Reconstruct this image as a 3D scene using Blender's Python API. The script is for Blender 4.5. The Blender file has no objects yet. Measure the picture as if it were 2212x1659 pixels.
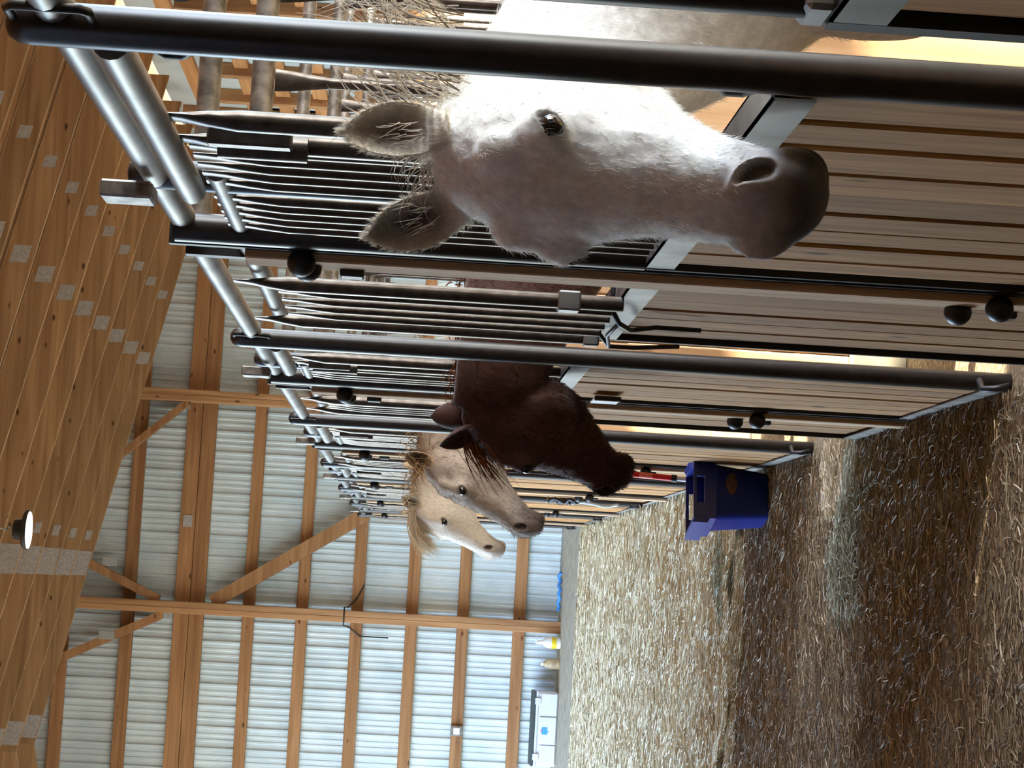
import bpy, bmesh, math, random
import numpy as np
from mathutils import Vector, Matrix
random.seed(7); RNG = np.random.default_rng(7)
sc = bpy.context.scene
COL = sc.collection

# ------------------------------------------------------------------ camera
FPX = 4400.0                       # focal length in pixels of the 2212 px frame
CAM_H = 1.735
def _cam_axes():
    # upright view: right / up / back axes, in world coordinates (X right, Y along the aisle, Z up)
    Y = np.array([400 - 829.5, -(878 - 1106), -FPX]); Y /= np.linalg.norm(Y)
    X = np.array([1, -.055, 0.]); X[2] = -(X @ Y) / Y[2]; X /= np.linalg.norm(X)
    Z = np.cross(X, Y)
    R = np.stack([X, Y, Z])        # world = R @ upright camera
    return R[:, 0], R[:, 1], R[:, 2]
right, up, back = _cam_axes()
cam = bpy.data.cameras.new('camera'); cam.sensor_width = 36; cam.sensor_fit = 'HORIZONTAL'
cam.lens = FPX / 2212 * 36; cam.clip_start = .05; cam.clip_end = 500
camo = bpy.data.objects.new('camera', cam); COL.objects.link(camo)
# the photograph was taken with the phone turned: its left edge is up
cx, cy = -up, right                # picture x = down, picture up = upright right
m = Matrix.Identity(4)
for i in range(3):
    m[i][0] = cx[i]; m[i][1] = cy[i]; m[i][2] = back[i]
m.translation = (0, 0, CAM_H)
camo.matrix_world = m
sc.camera = camo

# ------------------------------------------------------------------ world, sun, exposure
wd = bpy.data.worlds.new('sky'); sc.world = wd; wd.use_nodes = True
nt = wd.node_tree; bg = nt.nodes['Background']
sky = nt.nodes.new('ShaderNodeTexSky'); sky.sky_type = 'NISHITA'; sky.sun_disc = False
sky.sun_elevation = math.radians(55); sky.sun_rotation = math.radians(130); sky.air_density = 1.0; sky.dust_density = 3.0
nt.links.new(sky.outputs[0], bg.inputs[0]); bg.inputs[1].default_value = .72
sun = bpy.data.lights.new('sun', 'SUN'); sun.energy = 5.5; sun.angle = math.radians(1.0); sun.color = (1, .93, .8)
suno = bpy.data.objects.new('sun', sun); COL.objects.link(suno)
SUND = Vector((-.75, .28, -.55)).normalized()
suno.rotation_euler = SUND.to_track_quat('-Z', 'Y').to_euler(); suno.location = (20, -15, 12)
sc.view_settings.view_transform = 'Standard'; sc.view_settings.look = 'None'
sc.view_settings.gamma = 1.0; sc.view_settings.use_curve_mapping = False
sc.view_settings.exposure = 2.6

# ------------------------------------------------------------------ materials
MATS = {}
def newmat(name):
    m = bpy.data.materials.new(name); m.use_nodes = True; MATS[name] = m
    n = m.node_tree.nodes; return m, n, m.node_tree.links, n['Principled BSDF']
def rgb(r, g, b):
    f = lambda c: ((c / 255 + .055) / 1.055) ** 2.4 if c > 10 else c / 255 / 12.92
    return (f(r), f(g), f(b), 1)
def ramp(n, cols):
    r = n.new('ShaderNodeValToRGB'); el = r.color_ramp.elements
    while len(el) < len(cols): el.new(.5)
    for e, (p, c) in zip(el, cols): e.position = p; e.color = c
    return r
def wood(name, c1, c2, axis='Z', freq=26, stretch=.06, rough=.65, var=.25, knots=True):
    m, n, L, b = newmat(name)
    g = n.new('ShaderNodeNewGeometry'); mp = n.new('ShaderNodeMapping'); oi = n.new('ShaderNodeObjectInfo')
    sclv = [freq] * 3; sclv['XYZ'.index(axis)] = freq * stretch; mp.inputs['Scale'].default_value = sclv
    ad = n.new('ShaderNodeVectorMath'); ad.operation = 'MULTIPLY_ADD'
    L.new(oi.outputs['Random'], ad.inputs[0]); ad.inputs[1].default_value = (37, 53, 71); L.new(g.outputs['Position'], ad.inputs[2])
    L.new(ad.outputs[0], mp.inputs[0])
    t = n.new('ShaderNodeTexNoise'); t.inputs['Scale'].default_value = 1; t.inputs['Detail'].default_value = 6
    t.inputs['Distortion'].default_value = .9; L.new(mp.outputs[0], t.inputs['Vector'])
    r = ramp(n, [(.28, c1), (.52, tuple((np.array(c1) + np.array(c2)) / 2)), (.72, c2)]); L.new(t.outputs['Fac'], r.inputs[0])
    hs = n.new('ShaderNodeHueSaturation'); L.new(r.outputs[0], hs.inputs['Color'])
    mr = n.new('ShaderNodeMapRange'); mr.inputs['To Min'].default_value = 1 - var; mr.inputs['To Max'].default_value = 1 + var
    L.new(oi.outputs['Random'], mr.inputs[0]); L.new(mr.outputs[0], hs.inputs['Value'])
    out = hs.outputs[0]
    if knots:
        mp2 = n.new('ShaderNodeMapping'); s2 = [7] * 3; s2['XYZ'.index(axis)] = 3.2; mp2.inputs['Scale'].default_value = s2
        L.new(ad.outputs[0], mp2.inputs[0])
        v = n.new('ShaderNodeTexVoronoi'); v.inputs['Scale'].default_value = 1; L.new(mp2.outputs[0], v.inputs['Vector'])
        kr = ramp(n, [(.05, (0, 0, 0, 1)), (.12, (1, 1, 1, 1))]); L.new(v.outputs['Distance'], kr.inputs[0])
        mx = n.new('ShaderNodeMix'); mx.data_type = 'RGBA'; L.new(kr.outputs[0], mx.inputs[0])
        mx.inputs[6].default_value = tuple(np.array(c1) * np.array([.35, .3, .25, 1])); L.new(out, mx.inputs[7]); out = mx.outputs[2]
    L.new(out, b.inputs['Base Color']); b.inputs['Roughness'].default_value = rough; b.inputs['Specular IOR Level'].default_value = .18
    bp = n.new('ShaderNodeBump'); bp.inputs['Strength'].default_value = .25; bp.inputs['Distance'].default_value = .004
    L.new(t.outputs['Fac'], bp.inputs['Height']); L.new(bp.outputs[0], b.inputs['Normal'])
    return m
def metal(name, c1, c2, rough=.4, metallic=.8, scale=18, bump=.05):
    m, n, L, b = newmat(name)
    g = n.new('ShaderNodeNewGeometry'); t = n.new('ShaderNodeTexNoise'); t.inputs['Scale'].default_value = scale; t.inputs['Detail'].default_value = 5
    L.new(g.outputs['Position'], t.inputs['Vector'])
    r = ramp(n, [(.35, c1), (.68, c2)]); L.new(t.outputs['Fac'], r.inputs[0]); L.new(r.outputs[0], b.inputs['Base Color'])
    b.inputs['Roughness'].default_value = rough; b.inputs['Metallic'].default_value = metallic
    bp = n.new('ShaderNodeBump'); bp.inputs['Strength'].default_value = bump; bp.inputs['Distance'].default_value = .003
    L.new(t.outputs['Fac'], bp.inputs['Height']); L.new(bp.outputs[0], b.inputs['Normal'])
    return m
def plain(name, c, rough=.5, metallic=0, scale=30, var=.12):
    c2 = tuple(list(np.array(c[:3]) * (1 + var)) + [1]); c1 = tuple(list(np.array(c[:3]) * (1 - var)) + [1])
    return metal(name, c1, c2, rough, metallic, scale, .02)
def attrmat(name, rough=.8, sheen=.3, noise=.25, scale=90, bump=.3, spec=.3):
    m, n, L, b = newmat(name)
    a = n.new('ShaderNodeAttribute'); a.attribute_name = 'Col'
    g = n.new('ShaderNodeNewGeometry'); t = n.new('ShaderNodeTexNoise'); t.inputs['Scale'].default_value = scale; t.inputs['Detail'].default_value = 4
    L.new(g.outputs['Position'], t.inputs['Vector'])
    hs = n.new('ShaderNodeHueSaturation'); L.new(a.outputs['Color'], hs.inputs['Color'])
    mr = n.new('ShaderNodeMapRange'); mr.inputs['From Min'].default_value = .3; mr.inputs['From Max'].default_value = .7
    mr.inputs['To Min'].default_value = 1 - noise; mr.inputs['To Max'].default_value = 1 + noise
    L.new(t.outputs['Fac'], mr.inputs[0]); L.new(mr.outputs[0], hs.inputs['Value']); L.new(hs.outputs[0], b.inputs['Base Color'])
    b.inputs['Roughness'].default_value = rough; b.inputs['Specular IOR Level'].default_value = spec
    b.inputs['Sheen Weight'].default_value = sheen; b.inputs['Sheen Roughness'].default_value = .5
    bp = n.new('ShaderNodeBump'); bp.inputs['Strength'].default_value = bump; bp.inputs['Distance'].default_value = .003
    L.new(t.outputs['Fac'], bp.inputs['Height']); L.new(bp.outputs[0], b.inputs['Normal'])
    return m

W_TRUSS = wood('truss_timber', rgb(128, 97, 65), rgb(172, 138, 98), 'X', 14, .05, .7, .14)
W_GIRT = wood('girt_timber', rgb(132, 92, 58), rgb(172, 128, 88), 'X', 16, .05, .7, .14)
W_POST = wood('post_timber', rgb(146, 104, 68), rgb(188, 144, 102), 'Z', 16, .05, .7, .12)
W_PLANK = wood('stall_plank', rgb(134, 94, 54), rgb(188, 142, 90), 'Z', 30, .07, .7, .16)
W_PART = wood('partition_plank', rgb(186, 150, 108), rgb(224, 192, 150), 'Z', 22, .06, .65, .14)
W_STRIP = wood('jamb_board', rgb(176, 146, 112), rgb(214, 186, 152), 'Z', 30, .06, .75, .1)
W_DECK = wood('roof_deck', rgb(165, 114, 70), rgb(205, 154, 104), 'Y', 12, .05, .7, .1)
W_DARK = wood('dark_wall_boards', rgb(58, 49, 37), rgb(90, 77, 58), 'Z', 14, .06, .8, .1, False)  # dark boards given to the unseen left and back walls to cut bounce light
W_BACK = wood('dark_backing_board', rgb(52, 38, 26), rgb(84, 62, 42), 'Z', 20, .06, .8, .1, False)
GALV = metal('galvanised_steel', rgb(124, 124, 122), rgb(158, 158, 155), .44, .75, 7, .03)
GALVD = metal('dull_galvanised_steel', rgb(98, 94, 88), rgb(158, 152, 144), .5, .7, 30, .1)
DARK = metal('dark_brown_steel', rgb(30, 25, 22), rgb(44, 37, 33), .36, .1, 35, .05)
CAPM = metal('channel_steel', rgb(104, 102, 99), rgb(138, 136, 132), .42, .7, 9, .05)
BARM = metal('bar_steel', rgb(74, 66, 60), rgb(98, 90, 83), .34, .75, 40, .03)
BLACK = plain('black_steel', rgb(24, 23, 24), .5)
RUBBER = plain('black_plastic', rgb(22, 20, 20), .45)
SIDING = metal('white_steel_siding', rgb(188, 200, 202), rgb(206, 216, 217), .5, .1, 3, .02)
PLATE = metal('nail_plate_steel', rgb(150, 148, 143), rgb(176, 174, 169), .55, .2, 60, .3)
CONC = plain('concrete', rgb(168, 160, 134), .9, 0, 8, .2)
EXTW = plain('exterior_ground', rgb(112, 108, 92), .95, 0, 2, .15)

# ------------------------------------------------------------------ mesh helpers
class MB:
    def __init__(s): s.v = []; s.f = []
    def add(s, vs, fs):
        o = len(s.v); s.v += [tuple(map(float, p)) for p in vs]; s.f += [tuple(i + o for i in f) for f in fs]; return s
    def box(s, x0, x1, y0, y1, z0, z1):
        vs = [(x, y, z) for z in (z0, z1) for y in (y0, y1) for x in (x0, x1)]
        return s.add(vs, [(0, 2, 3, 1), (4, 5, 7, 6), (0, 1, 5, 4), (2, 6, 7, 3), (0, 4, 6, 2), (1, 3, 7, 5)])
    def cbox(s, x0, x1, y0, y1, z0, z1, c=.004):
        # box with chamfered vertical/long edges all round
        o = len(s.v); bm = bmesh.new(); bmesh.ops.create_cube(bm, size=1)
        for v in bm.verts:
            v.co = Vector(((x0 + x1) / 2 + v.co.x * (x1 - x0), (y0 + y1) / 2 + v.co.y * (y1 - y0), (z0 + z1) / 2 + v.co.z * (z1 - z0)))
        bmesh.ops.bevel(bm, geom=bm.edges[:], offset=c, segments=1, affect='EDGES', profile=.5)
        bm.verts.index_update(); vs = [v.co[:] for v in bm.verts]; fs = [[v.index for v in f.verts] for f in bm.faces]; bm.free()
        return s.add(vs, fs)
    def loft(s, rings, cap=True):
        n = len(rings[0]); vs = [p for r in rings for p in r]; fs = []
        for i in range(len(rings) - 1):
            for j in range(n):
                a = i * n + j; b_ = i * n + (j + 1) % n
                fs.append((a, b_, b_ + n, a + n))
        if cap:
            fs.append(tuple(range(n - 1, -1, -1))); fs.append(tuple(range((len(rings) - 1) * n, len(rings) * n)))
        return s.add(vs, fs)
    def tube(s, pts, r, n=10, cap=True):
        pts = [Vector(p) for p in pts]; rs = r if hasattr(r, '__len__') else [r] * len(pts)
        rings = []; ref = None
        for i, p in enumerate(pts):
            d = (pts[min(i + 1, len(pts) - 1)] - pts[max(i - 1, 0)]).normalized()
            if ref is None: ref = Vector((0, 0, 1)) if abs(d.z) < .9 else Vector((0, 1, 0))
            a = d.cross(ref).normalized(); b_ = a.cross(d).normalized(); ref = b_
            rings.append([p + (a * math.cos(t) + b_ * math.sin(t)) * rs[i] for t in [2 * math.pi * k / n for k in range(n)]])
        return s.loft(rings, cap)
    def lathe(s, prof, n=24, c=(0, 0, 0), cap=True):
        rings = [[(c[0] + r * math.cos(2 * math.pi * k / n), c[1] + r * math.sin(2 * math.pi * k / n), c[2] + z) for k in range(n)] for r, z in prof]
        return s.loft(rings, cap)
    def mesh(s, name, smooth=False):
        me = bpy.data.meshes.new(name); me.from_pydata(s.v, [], s.f); me.update()
        bm = bmesh.new(); bm.from_mesh(me); bmesh.ops.recalc_face_normals(bm, faces=bm.faces[:]); bm.to_mesh(me); bm.free()
        if smooth:
            me.polygons.foreach_set('use_smooth', [True] * len(me.polygons))
            if smooth == 'auto': me.set_sharp_from_angle(angle=math.radians(40))
        return me
def link(name, me, mat=None, parent=None, loc=None, rot=None):
    o = bpy.data.objects.new(name, me)
    if me is not None and mat is not None and not me.materials: me.materials.append(mat)
    COL.objects.link(o)
    if loc is not None: o.location = loc
    if rot is not None: o.rotation_euler = rot
    if parent is not None:
        o.parent = parent; o.matrix_parent_inverse = Matrix.Translation(-Vector(rootloc(parent)))
    return o
def rootloc(p):
    v = Vector(p.location)
    if p.parent: v += Vector(rootloc(p.parent)) - Vector(rootloc(p.parent))
    return v
def build(mb, name, mat, parent=None, smooth=False): return link(name, mb.mesh(name, smooth), mat, parent)
def empty(name, loc): 
    o = bpy.data.objects.new(name, None); o.location = loc; o.empty_display_size = .1; COL.objects.link(o); return o
def tag(o, label, cat, group=None):
    o['label'] = label; o['category'] = cat
    if group: o['group'] = group
    return o
def struct(o, label=None):
    o['kind'] = 'structure'
    if label: o['label'] = label
    return o
def put(name, me, mat, parent, loc):          # shared mesh, placed by location (world)
    return link(name, me, mat, parent, loc)

# ------------------------------------------------------------------ the building
XL, XR, YB, YF = -5.4, 4.55, -4.0, 22.9        # inner faces
APEX = -1.9; ZA = 5.12 + .228 * 1.9            # underside of the scissor chords

# floor with a concrete apron by the far wall
m, n, L, b = newmat('straw_strewn_floor')
g = n.new('ShaderNodeNewGeometry')
t1 = n.new('ShaderNodeTexNoise'); t1.inputs['Scale'].default_value = 60; t1.inputs['Detail'].default_value = 8; L.new(g.outputs['Position'], t1.inputs['Vector'])
t2 = n.new('ShaderNodeTexNoise'); t2.inputs['Scale'].default_value = 1.3; t2.inputs['Detail'].default_value = 4; L.new(g.outputs['Position'], t2.inputs['Vector'])
r1 = ramp(n, [(.3, rgb(86, 75, 55)), (.5, rgb(124, 110, 84)), (.72, rgb(164, 149, 118))]); L.new(t1.outputs['Fac'], r1.inputs[0])
r2 = ramp(n, [(.35, (.8, .76, .7, 1)), (.65, (1.1, 1.08, 1.0, 1))]); L.new(t2.outputs['Fac'], r2.inputs[0])
mx = n.new('ShaderNodeMix'); mx.data_type = 'RGBA'; mx.blend_type = 'MULTIPLY'; mx.inputs[0].default_value = 1
L.new(r1.outputs[0], mx.inputs[6]); L.new(r2.outputs[0], mx.inputs[7]); L.new(mx.outputs[2], b.inputs['Base Color'])
b.inputs['Roughness'].default_value = .95
bp = n.new('ShaderNodeBump'); bp.inputs['Strength'].default_value = .6; bp.inputs['Distance'].default_value = .01
L.new(t1.outputs['Fac'], bp.inputs['Height']); L.new(bp.outputs[0], b.inputs['Normal'])
FLOOR = m
floor = struct(build(MB().box(XL, XR, YB, YF, -.1, 0), 'floor', FLOOR), 'barn floor of packed earth under straw')
apron = build(MB().box(XL, XR - .1, 20.3, YF, 0, .006), 'concrete_apron', CONC, floor)
ground = struct(build(MB().box(-60, 60, -60, 60, -.3, -.12), 'ground', EXTW), 'pale sandy yard outside the barn')

# far wall: ribbed steel panels over girts and posts
wall_far = struct(build(MB().box(XL, 7.5, YF + .08, YF + .14, 0, 6.2), 'wall_far', SIDING), 'far gable wall of white ribbed steel with timber girts')
RIB = .234
def siding_mesh(nr, z0, z1):
    prof = []
    for i in range(nr):
        o = i * RIB
        prof += [(o, 0), (o + .012, -.022), (o + .034, -.022), (o + .046, 0), (o + .098, 0), (o + .106, -.007), (o + .126, -.007), (o + .134, 0),
                 (o + .16, 0), (o + .168, -.007), (o + .188, -.007), (o + .196, 0)]
    prof.append((nr * RIB - .001, 0))
    vs = [(x, y, z) for z in (z0, z1) for x, y in prof]; k = len(prof)
    fr = [(i, i + 1, i + 1 + k, i + k) for i in range(k - 1)]
    vs += [(x, .03, z) for z in (z0, z1) for x in (0, nr * RIB - .001)]
    fr += [(2 * k, 2 * k + 2, 2 * k + 3, 2 * k + 1)]
    return MB().add(vs, fr).mesh('siding_panel')
sm = siding_mesh(4, .02, 6.1)
for i in range(10): put('siding_panel', sm, SIDING, wall_far, (-2.9 + i * 4 * RIB, YF + .04, 0))
def girt(z0, z1, x0=-6.0, x1=4.5, d=.05): return build(MB().cbox(x0, x1, YF - d, YF + .015, z0, z1, .004), 'girt', W_GIRT, wall_far)
for z0, z1 in ((.39, .52), (1.02, 1.147), (1.59, 1.72), (2.2, 2.33), (2.81, 2.94), (3.40, 3.53), (4.72, 4.86), (5.42, 5.56)): girt(z0, z1)
girt(3.955, 4.115, d=.06); girt(4.12, 4.285, d=.06)
for x0 in (1.87, -.47, -2.9, 4.2): 
    for q in (0, 1): build(MB().cbox(x0 + q * .066, x0 + q * .066 + .064, YF - .26, YF - .055, 0, 5.7 - .1, .004), 'post', W_POST, wall_far)
def brace(p, q, w=.12, d0=.2, d1=.07, name='brace'):
    p = np.array(p); q = np.array(q); d = (q - p) / np.linalg.norm(q - p); nrm = np.array([-d[1], d[0]]) * w / 2
    vs = []
    for yy in (YF - d0, YF - d1):
        for c in (p - nrm, q - nrm, q + nrm, p + nrm): vs.append((c[0], yy, c[1]))
    return build(MB().add(vs, [(0, 1, 2, 3), (7, 6, 5, 4), (0, 4, 5, 1), (1, 5, 6, 2), (2, 6, 7, 3), (3, 7, 4, 0)]), name, W_GIRT, wall_far)
brace((.74, 2.22), (-.33, 3.86), .15); brace((1.87, 4.28), (1.2, 5.02), .07); brace((.1, 5.4), (-.33, 4.45), .09); brace((-.46, 4.33), (-1.1, 5.62), .09)
for x, z, w, h in ((-.48, 4.33, .1, .1), (1.74, 4.95, .1, .13), (.05, 5.0, .09, .16), (-.75, 4.98, .09, .17), (.55, 4.2, .13, .1), (1.85, 4.3, .1, .08)):
    build(MB().box(x - w / 2, x + w / 2, YF - .215, YF - .19, z - h / 2, z + h / 2) if x < .3 else MB().box(x - w / 2, x + w / 2, YF - .07, YF - .058, z - h / 2, z + h / 2), 'nail_plate', PLATE, wall_far)

# side walls with openings; the stalls open to the yard on the right, the hall has a wide doorway on the left
PART_Y = [.85, 4.18, 7.2, 10.5, 13.75, 16.9, 20.0]
mb = MB(); mb.box(XR, XR + .12, YB, YF, 0, 1.0); mb.box(XR, XR + .12, YB, YF, 3.4, 4.3)
solid = [(YB, PART_Y[0] + .28)] + [(p - (.5, .9, .56, .3, .3, .3)[i], p + .28) for i, p in enumerate(PART_Y[1:])] + [(22.4, YF)]  # piers widened on their near side, added to block sun through the front gaps
for p, q in solid: mb.box(XR, XR + .12, p, q, 1.0, 3.4)
mb.box(XR, XR + .12, 10.78, 22.4, 1.95, 3.4); mb.box(XR, XR + .12, 10.78, 22.4, 1.0, 1.25)
wall_right = struct(build(mb, 'wall_right', SIDING), 'outer stall wall with open yard hatches')
for y in PART_Y:
    for q in (-.22, .1): build(MB().cbox(XR - .14, XR, y + q, y + q + .12, 0, 4.2, .004), 'post', W_POST, wall_right)
for z in (.86, 3.42, 3.9): build(MB().cbox(XR - .05, XR, YB + .1, YF - .1, z, z + .13, .004), 'girt', W_DECK, wall_right)
for y0_ in (11.6, 12.7, 14.85, 15.9, 18.0, 19.0, 21.0, 22.0): build(MB().cbox(XR - .12, XR - .001, y0_, y0_ + .12, 0, 3.85, .004), 'stud', W_POST, wall_right)
for z in (2.05, 2.35, 2.75, 3.1): build(MB().cbox(XR - .05, XR - .002, 10.85, YF - .1, z, z + .14, .004), 'girt', W_DECK, wall_right)
DOOR = (10.5, 22.6, 4.5)
mb = MB(); mb.box(XL - .12, XL, YB, DOOR[0], 0, 4.7); mb.box(XL - .12, XL, DOOR[1], YF, 0, 4.7); mb.box(XL - .12, XL, DOOR[0], DOOR[1], DOOR[2], 4.7)
wall_left = struct(build(mb, 'wall_left', W_DARK), 'left wall with a wide open doorway')
mb = MB(); mb.box(XL, XR, YB - .12, YB, 0, 6.2)
wall_back = struct(build(mb, 'wall_back', W_DARK), 'unseen near gable wall, boarded dark to cut bounce light')

# roof deck over scissor trusses
mb = MB(); up_ = .42
for x0, x1 in ((APEX, XR + .5), (XL - .5, APEX)):
    z0, z1 = ZA - .228 * abs(x0 - APEX) + up_, ZA - .228 * abs(x1 - APEX) + up_
    mb.add([(x0, YB - .3, z0), (x1, YB - .3, z1), (x1, YF + .2, z1), (x0, YF + .2, z0), (x0, YB - .3, z0 + .08), (x1, YB - .3, z1 + .08), (x1, YF + .2, z1 + .08), (x0, YF + .2, z0 + .08)],
           [(0, 1, 2, 3), (7, 6, 5, 4), (0, 4, 5, 1), (1, 5, 6, 2), (2, 6, 7, 3), (3, 7, 4, 0)])
ceiling = struct(build(mb, 'ceiling', W_DECK), 'timber roof deck above the trusses')
def chord(y, x0, x1, dz, h, t=.045, name='truss_chord'):
    zf = lambda x: ZA - .228 * abs(x - APEX) + dz
    vs = [(x, yy, z) for yy in (y - t / 2, y + t / 2) for x, z in ((x0, zf(x0)), (x1, zf(x1)), (x1, zf(x1) + h), (x0, zf(x0) + h))]
    return build(MB().add(vs, [(3, 2, 1, 0), (4, 5, 6, 7), (0, 1, 5, 4), (1, 2, 6, 5), (2, 3, 7, 6), (3, 0, 4, 7)]), name, W_TRUSS, ceiling)
def plate_on(tr, y, x, w, h, dz):
    z = ZA - .228 * abs(x - APEX) + dz; s = -.228 if x > APEX else .228
    vs = [(x + a, yy, z + b_ + s * a) for yy in (y - .0255, y - .0225) for a, b_ in ((-w / 2, -h / 2), (w / 2, -h / 2), (w / 2, h / 2), (-w / 2, h / 2))]
    o = link('nail_plate', MB().add(vs, [(0, 1, 2, 3), (7, 6, 5, 4), (0, 4, 5, 1), (1, 5, 6, 2), (2, 6, 7, 3), (3, 7, 4, 0)]).mesh('nail_plate'), PLATE)
    o.parent = tr; o.matrix_parent_inverse = Matrix.Identity(4)
for k in range(13):
    y = 22.0 - k
    tr = chord(y, APEX, XR - .16, 0, .2); tl = chord(y, XL, APEX - .002, 0, .2)
    chord(y, APEX, XR - .16, .215, .2, name='truss_rafter'); chord(y, XL, APEX - .002, .215, .2, name='truss_rafter')
    plate_on(tr, y, 2.25, .13, .13, .1); plate_on(tr, y, 2.95, .09, .09, .1); plate_on(tr, y, .02, .26, .19, .1)
    plate_on(tr, y, .32, .1, .06, .1); plate_on(tr, y, -1.72, .24, .19, .1)

# high-bay lamp under the trusses
lamp = empty('highbay_lamp', (.24, 15.6, 4.62)); tag(lamp, 'round black high-bay lamp hanging under the timber trusses', 'lamp')
c = (.24, 15.6, 4.62)
lh = build(MB().lathe([(.06, .1), (.075, .09), (.08, .03), (.13, .025), (.15, .01), (.15, -.012), (.143, -.015), (.143, -.012), (.0, -.01)], 32, c), 'housing', RUBBER, lamp, 'auto')
m, n, L, b = newmat('lamp_diffuser'); b.inputs['Base Color'].default_value = (.9, .9, .88, 1); b.inputs['Emission Color'].default_value = (1, .97, .9, 1); b.inputs['Emission Strength'].default_value = .6
build(MB().lathe([(.0, -.022), (.1, -.021), (.14, -.017), (.14, -.012), (0, -.012)], 32, c), 'diffuser', m, lh, 'auto')
build(MB().tube([(c[0] + .02 * math.cos(a), c[1], c[2] + .12 + .03 * math.sin(a)) for a in [i * math.pi / 6 for i in range(13)]], .005, 6), 'hook', GALV, lamp, True)
build(MB().tube([(c[0], c[1], c[2] + .14), (c[0] + .01, c[1], c[2] + .3), (c[0], c[1], c[2] + .42)], .006, 6), 'chain', GALVD, lamp, True)

# ------------------------------------------------------------------ stall fronts
A = .68                                    # plane of the stall fronts
def bar_mesh(z0, z1, r, axis='Y', flare=.022, nm='bar'):
    # round bar whose top end is pressed flat along the rail
    mb = MB(); rings = []
    for z, k in ((z0, 0), (z1 - .12, 0), (z1 - .075, .35), (z1 - .04, .75), (z1, 1)):
        w = r * (1 - k) + flare * k; t = r * (1 - k) + .003 * k
        a, c_ = (t, w) if axis == 'Y' else (w, t)
        rings.append([(a * math.cos(q), c_ * math.sin(q), z) for q in [2 * math.pi * i / 12 for i in range(12)]])
    return mb.loft(rings).mesh(nm, 'auto')
def staple(y, z, side=1, w=.045, d=.036, x=A - .0):
    pts = [(x, y, z - w / 2), (x, y + d * .8 * side, z - w / 2), (x, y + d * side, z - w / 2 + .008), (x, y + d * side, z + w / 2 - .008), (x, y + d * .8 * side, z + w / 2), (x, y, z + w / 2)]
    return MB().tube(pts, .0065, 8)
PIPES = [2.555, 5.88, 8.81, 12.05, 15.2, 18.2, 21.2]
who = ["the white horse", "the chestnut horse", "the dun horse", "the pale cream horse"]
BAR_F = bar_mesh(1.295, 2.125, .0115, 'Y'); BAR_THICK = bar_mesh(1.295, 2.15, .017, 'Y', .026, 'bar')
BAR_G = bar_mesh(1.30, 2.06, .010, 'Y')
def plank_mesh(w, z0, z1, t=.036): return MB().cbox(-t / 2, t / 2, 0, w, z0, z1, .004).mesh('plank')
PL = {}
def planks(parent, x, y0, y1, z0, z1, mat, pitch=.165, gap=.014):
    build(MB().box(x + .02, x + .026, y0, y1, z0, z1), 'backing_board', W_BACK, parent)
    k = max(1, round((y1 - y0) / pitch)); p = (y1 - y0) / k
    for i in range(k):
        gg = gap * random.choice((.5, 1, 1.6, 2.4) if gap > .013 else (.6, 1, 1.6)); key = (round(p - gg, 4), z0, z1)
        if key not in PL: PL[key] = plank_mesh(p - gg, z0, z1)
        put('plank', PL[key], mat, parent, (x + random.uniform(-.0025, .0025), y0 + i * p, 0))
def channel(y0, y1, z0, z1, x0, x1, flip=False):
    # C-channel: web facing the aisle and two flanges
    t = .004; mb = MB(); mb.box(x0, x0 + t, y0, y1, z0, z1)
    mb.box(x0, x1, y0, y1, z1 - t, z1) if not flip else mb.box(x0, x1, y0, y1, z0, z0 + t); mb.box(x1 - t, x1, y0, y1, z0, z1)
    return mb
def pipe_post(y, k):
    o = empty('stall_post', (A, y, 0)); r = .0285
    prof = [(r, 0), (r, 2.25), (r * .93, 2.266), (r * .7, 2.278), (r * .3, 2.284), (0.001, 2.285)]
    build(MB().lathe(prof, 24, (A, y, 0)), 'pipe', DARK, o, 'auto')
    for z in (2.085, 1.335): build(staple(y + .026, z, 1, .042, .09), 'staple', BLACK, o, True)
    build(staple(y - .028, 2.22, -1, .1, .05), 'hanger_loop', BLACK, o, True)
    build(MB().tube([(A, y - .03, .1), (A - .03, y - .07, .1), (A - .03, y - .1, .07), (A - .02, y - .1, .03)], .01, 8), 'floor_latch', BLACK, o, True)
    w = who[k] if k < 4 else None
    tag(o, f'dark round steel post that {w} reaches past, full height' if w else f'dark round steel stall post, {["second", "third", "farthest"][k - 4] if k > 4 else "first"} beyond the pale cream horse', 'post', 'round stall posts'); return o
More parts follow.
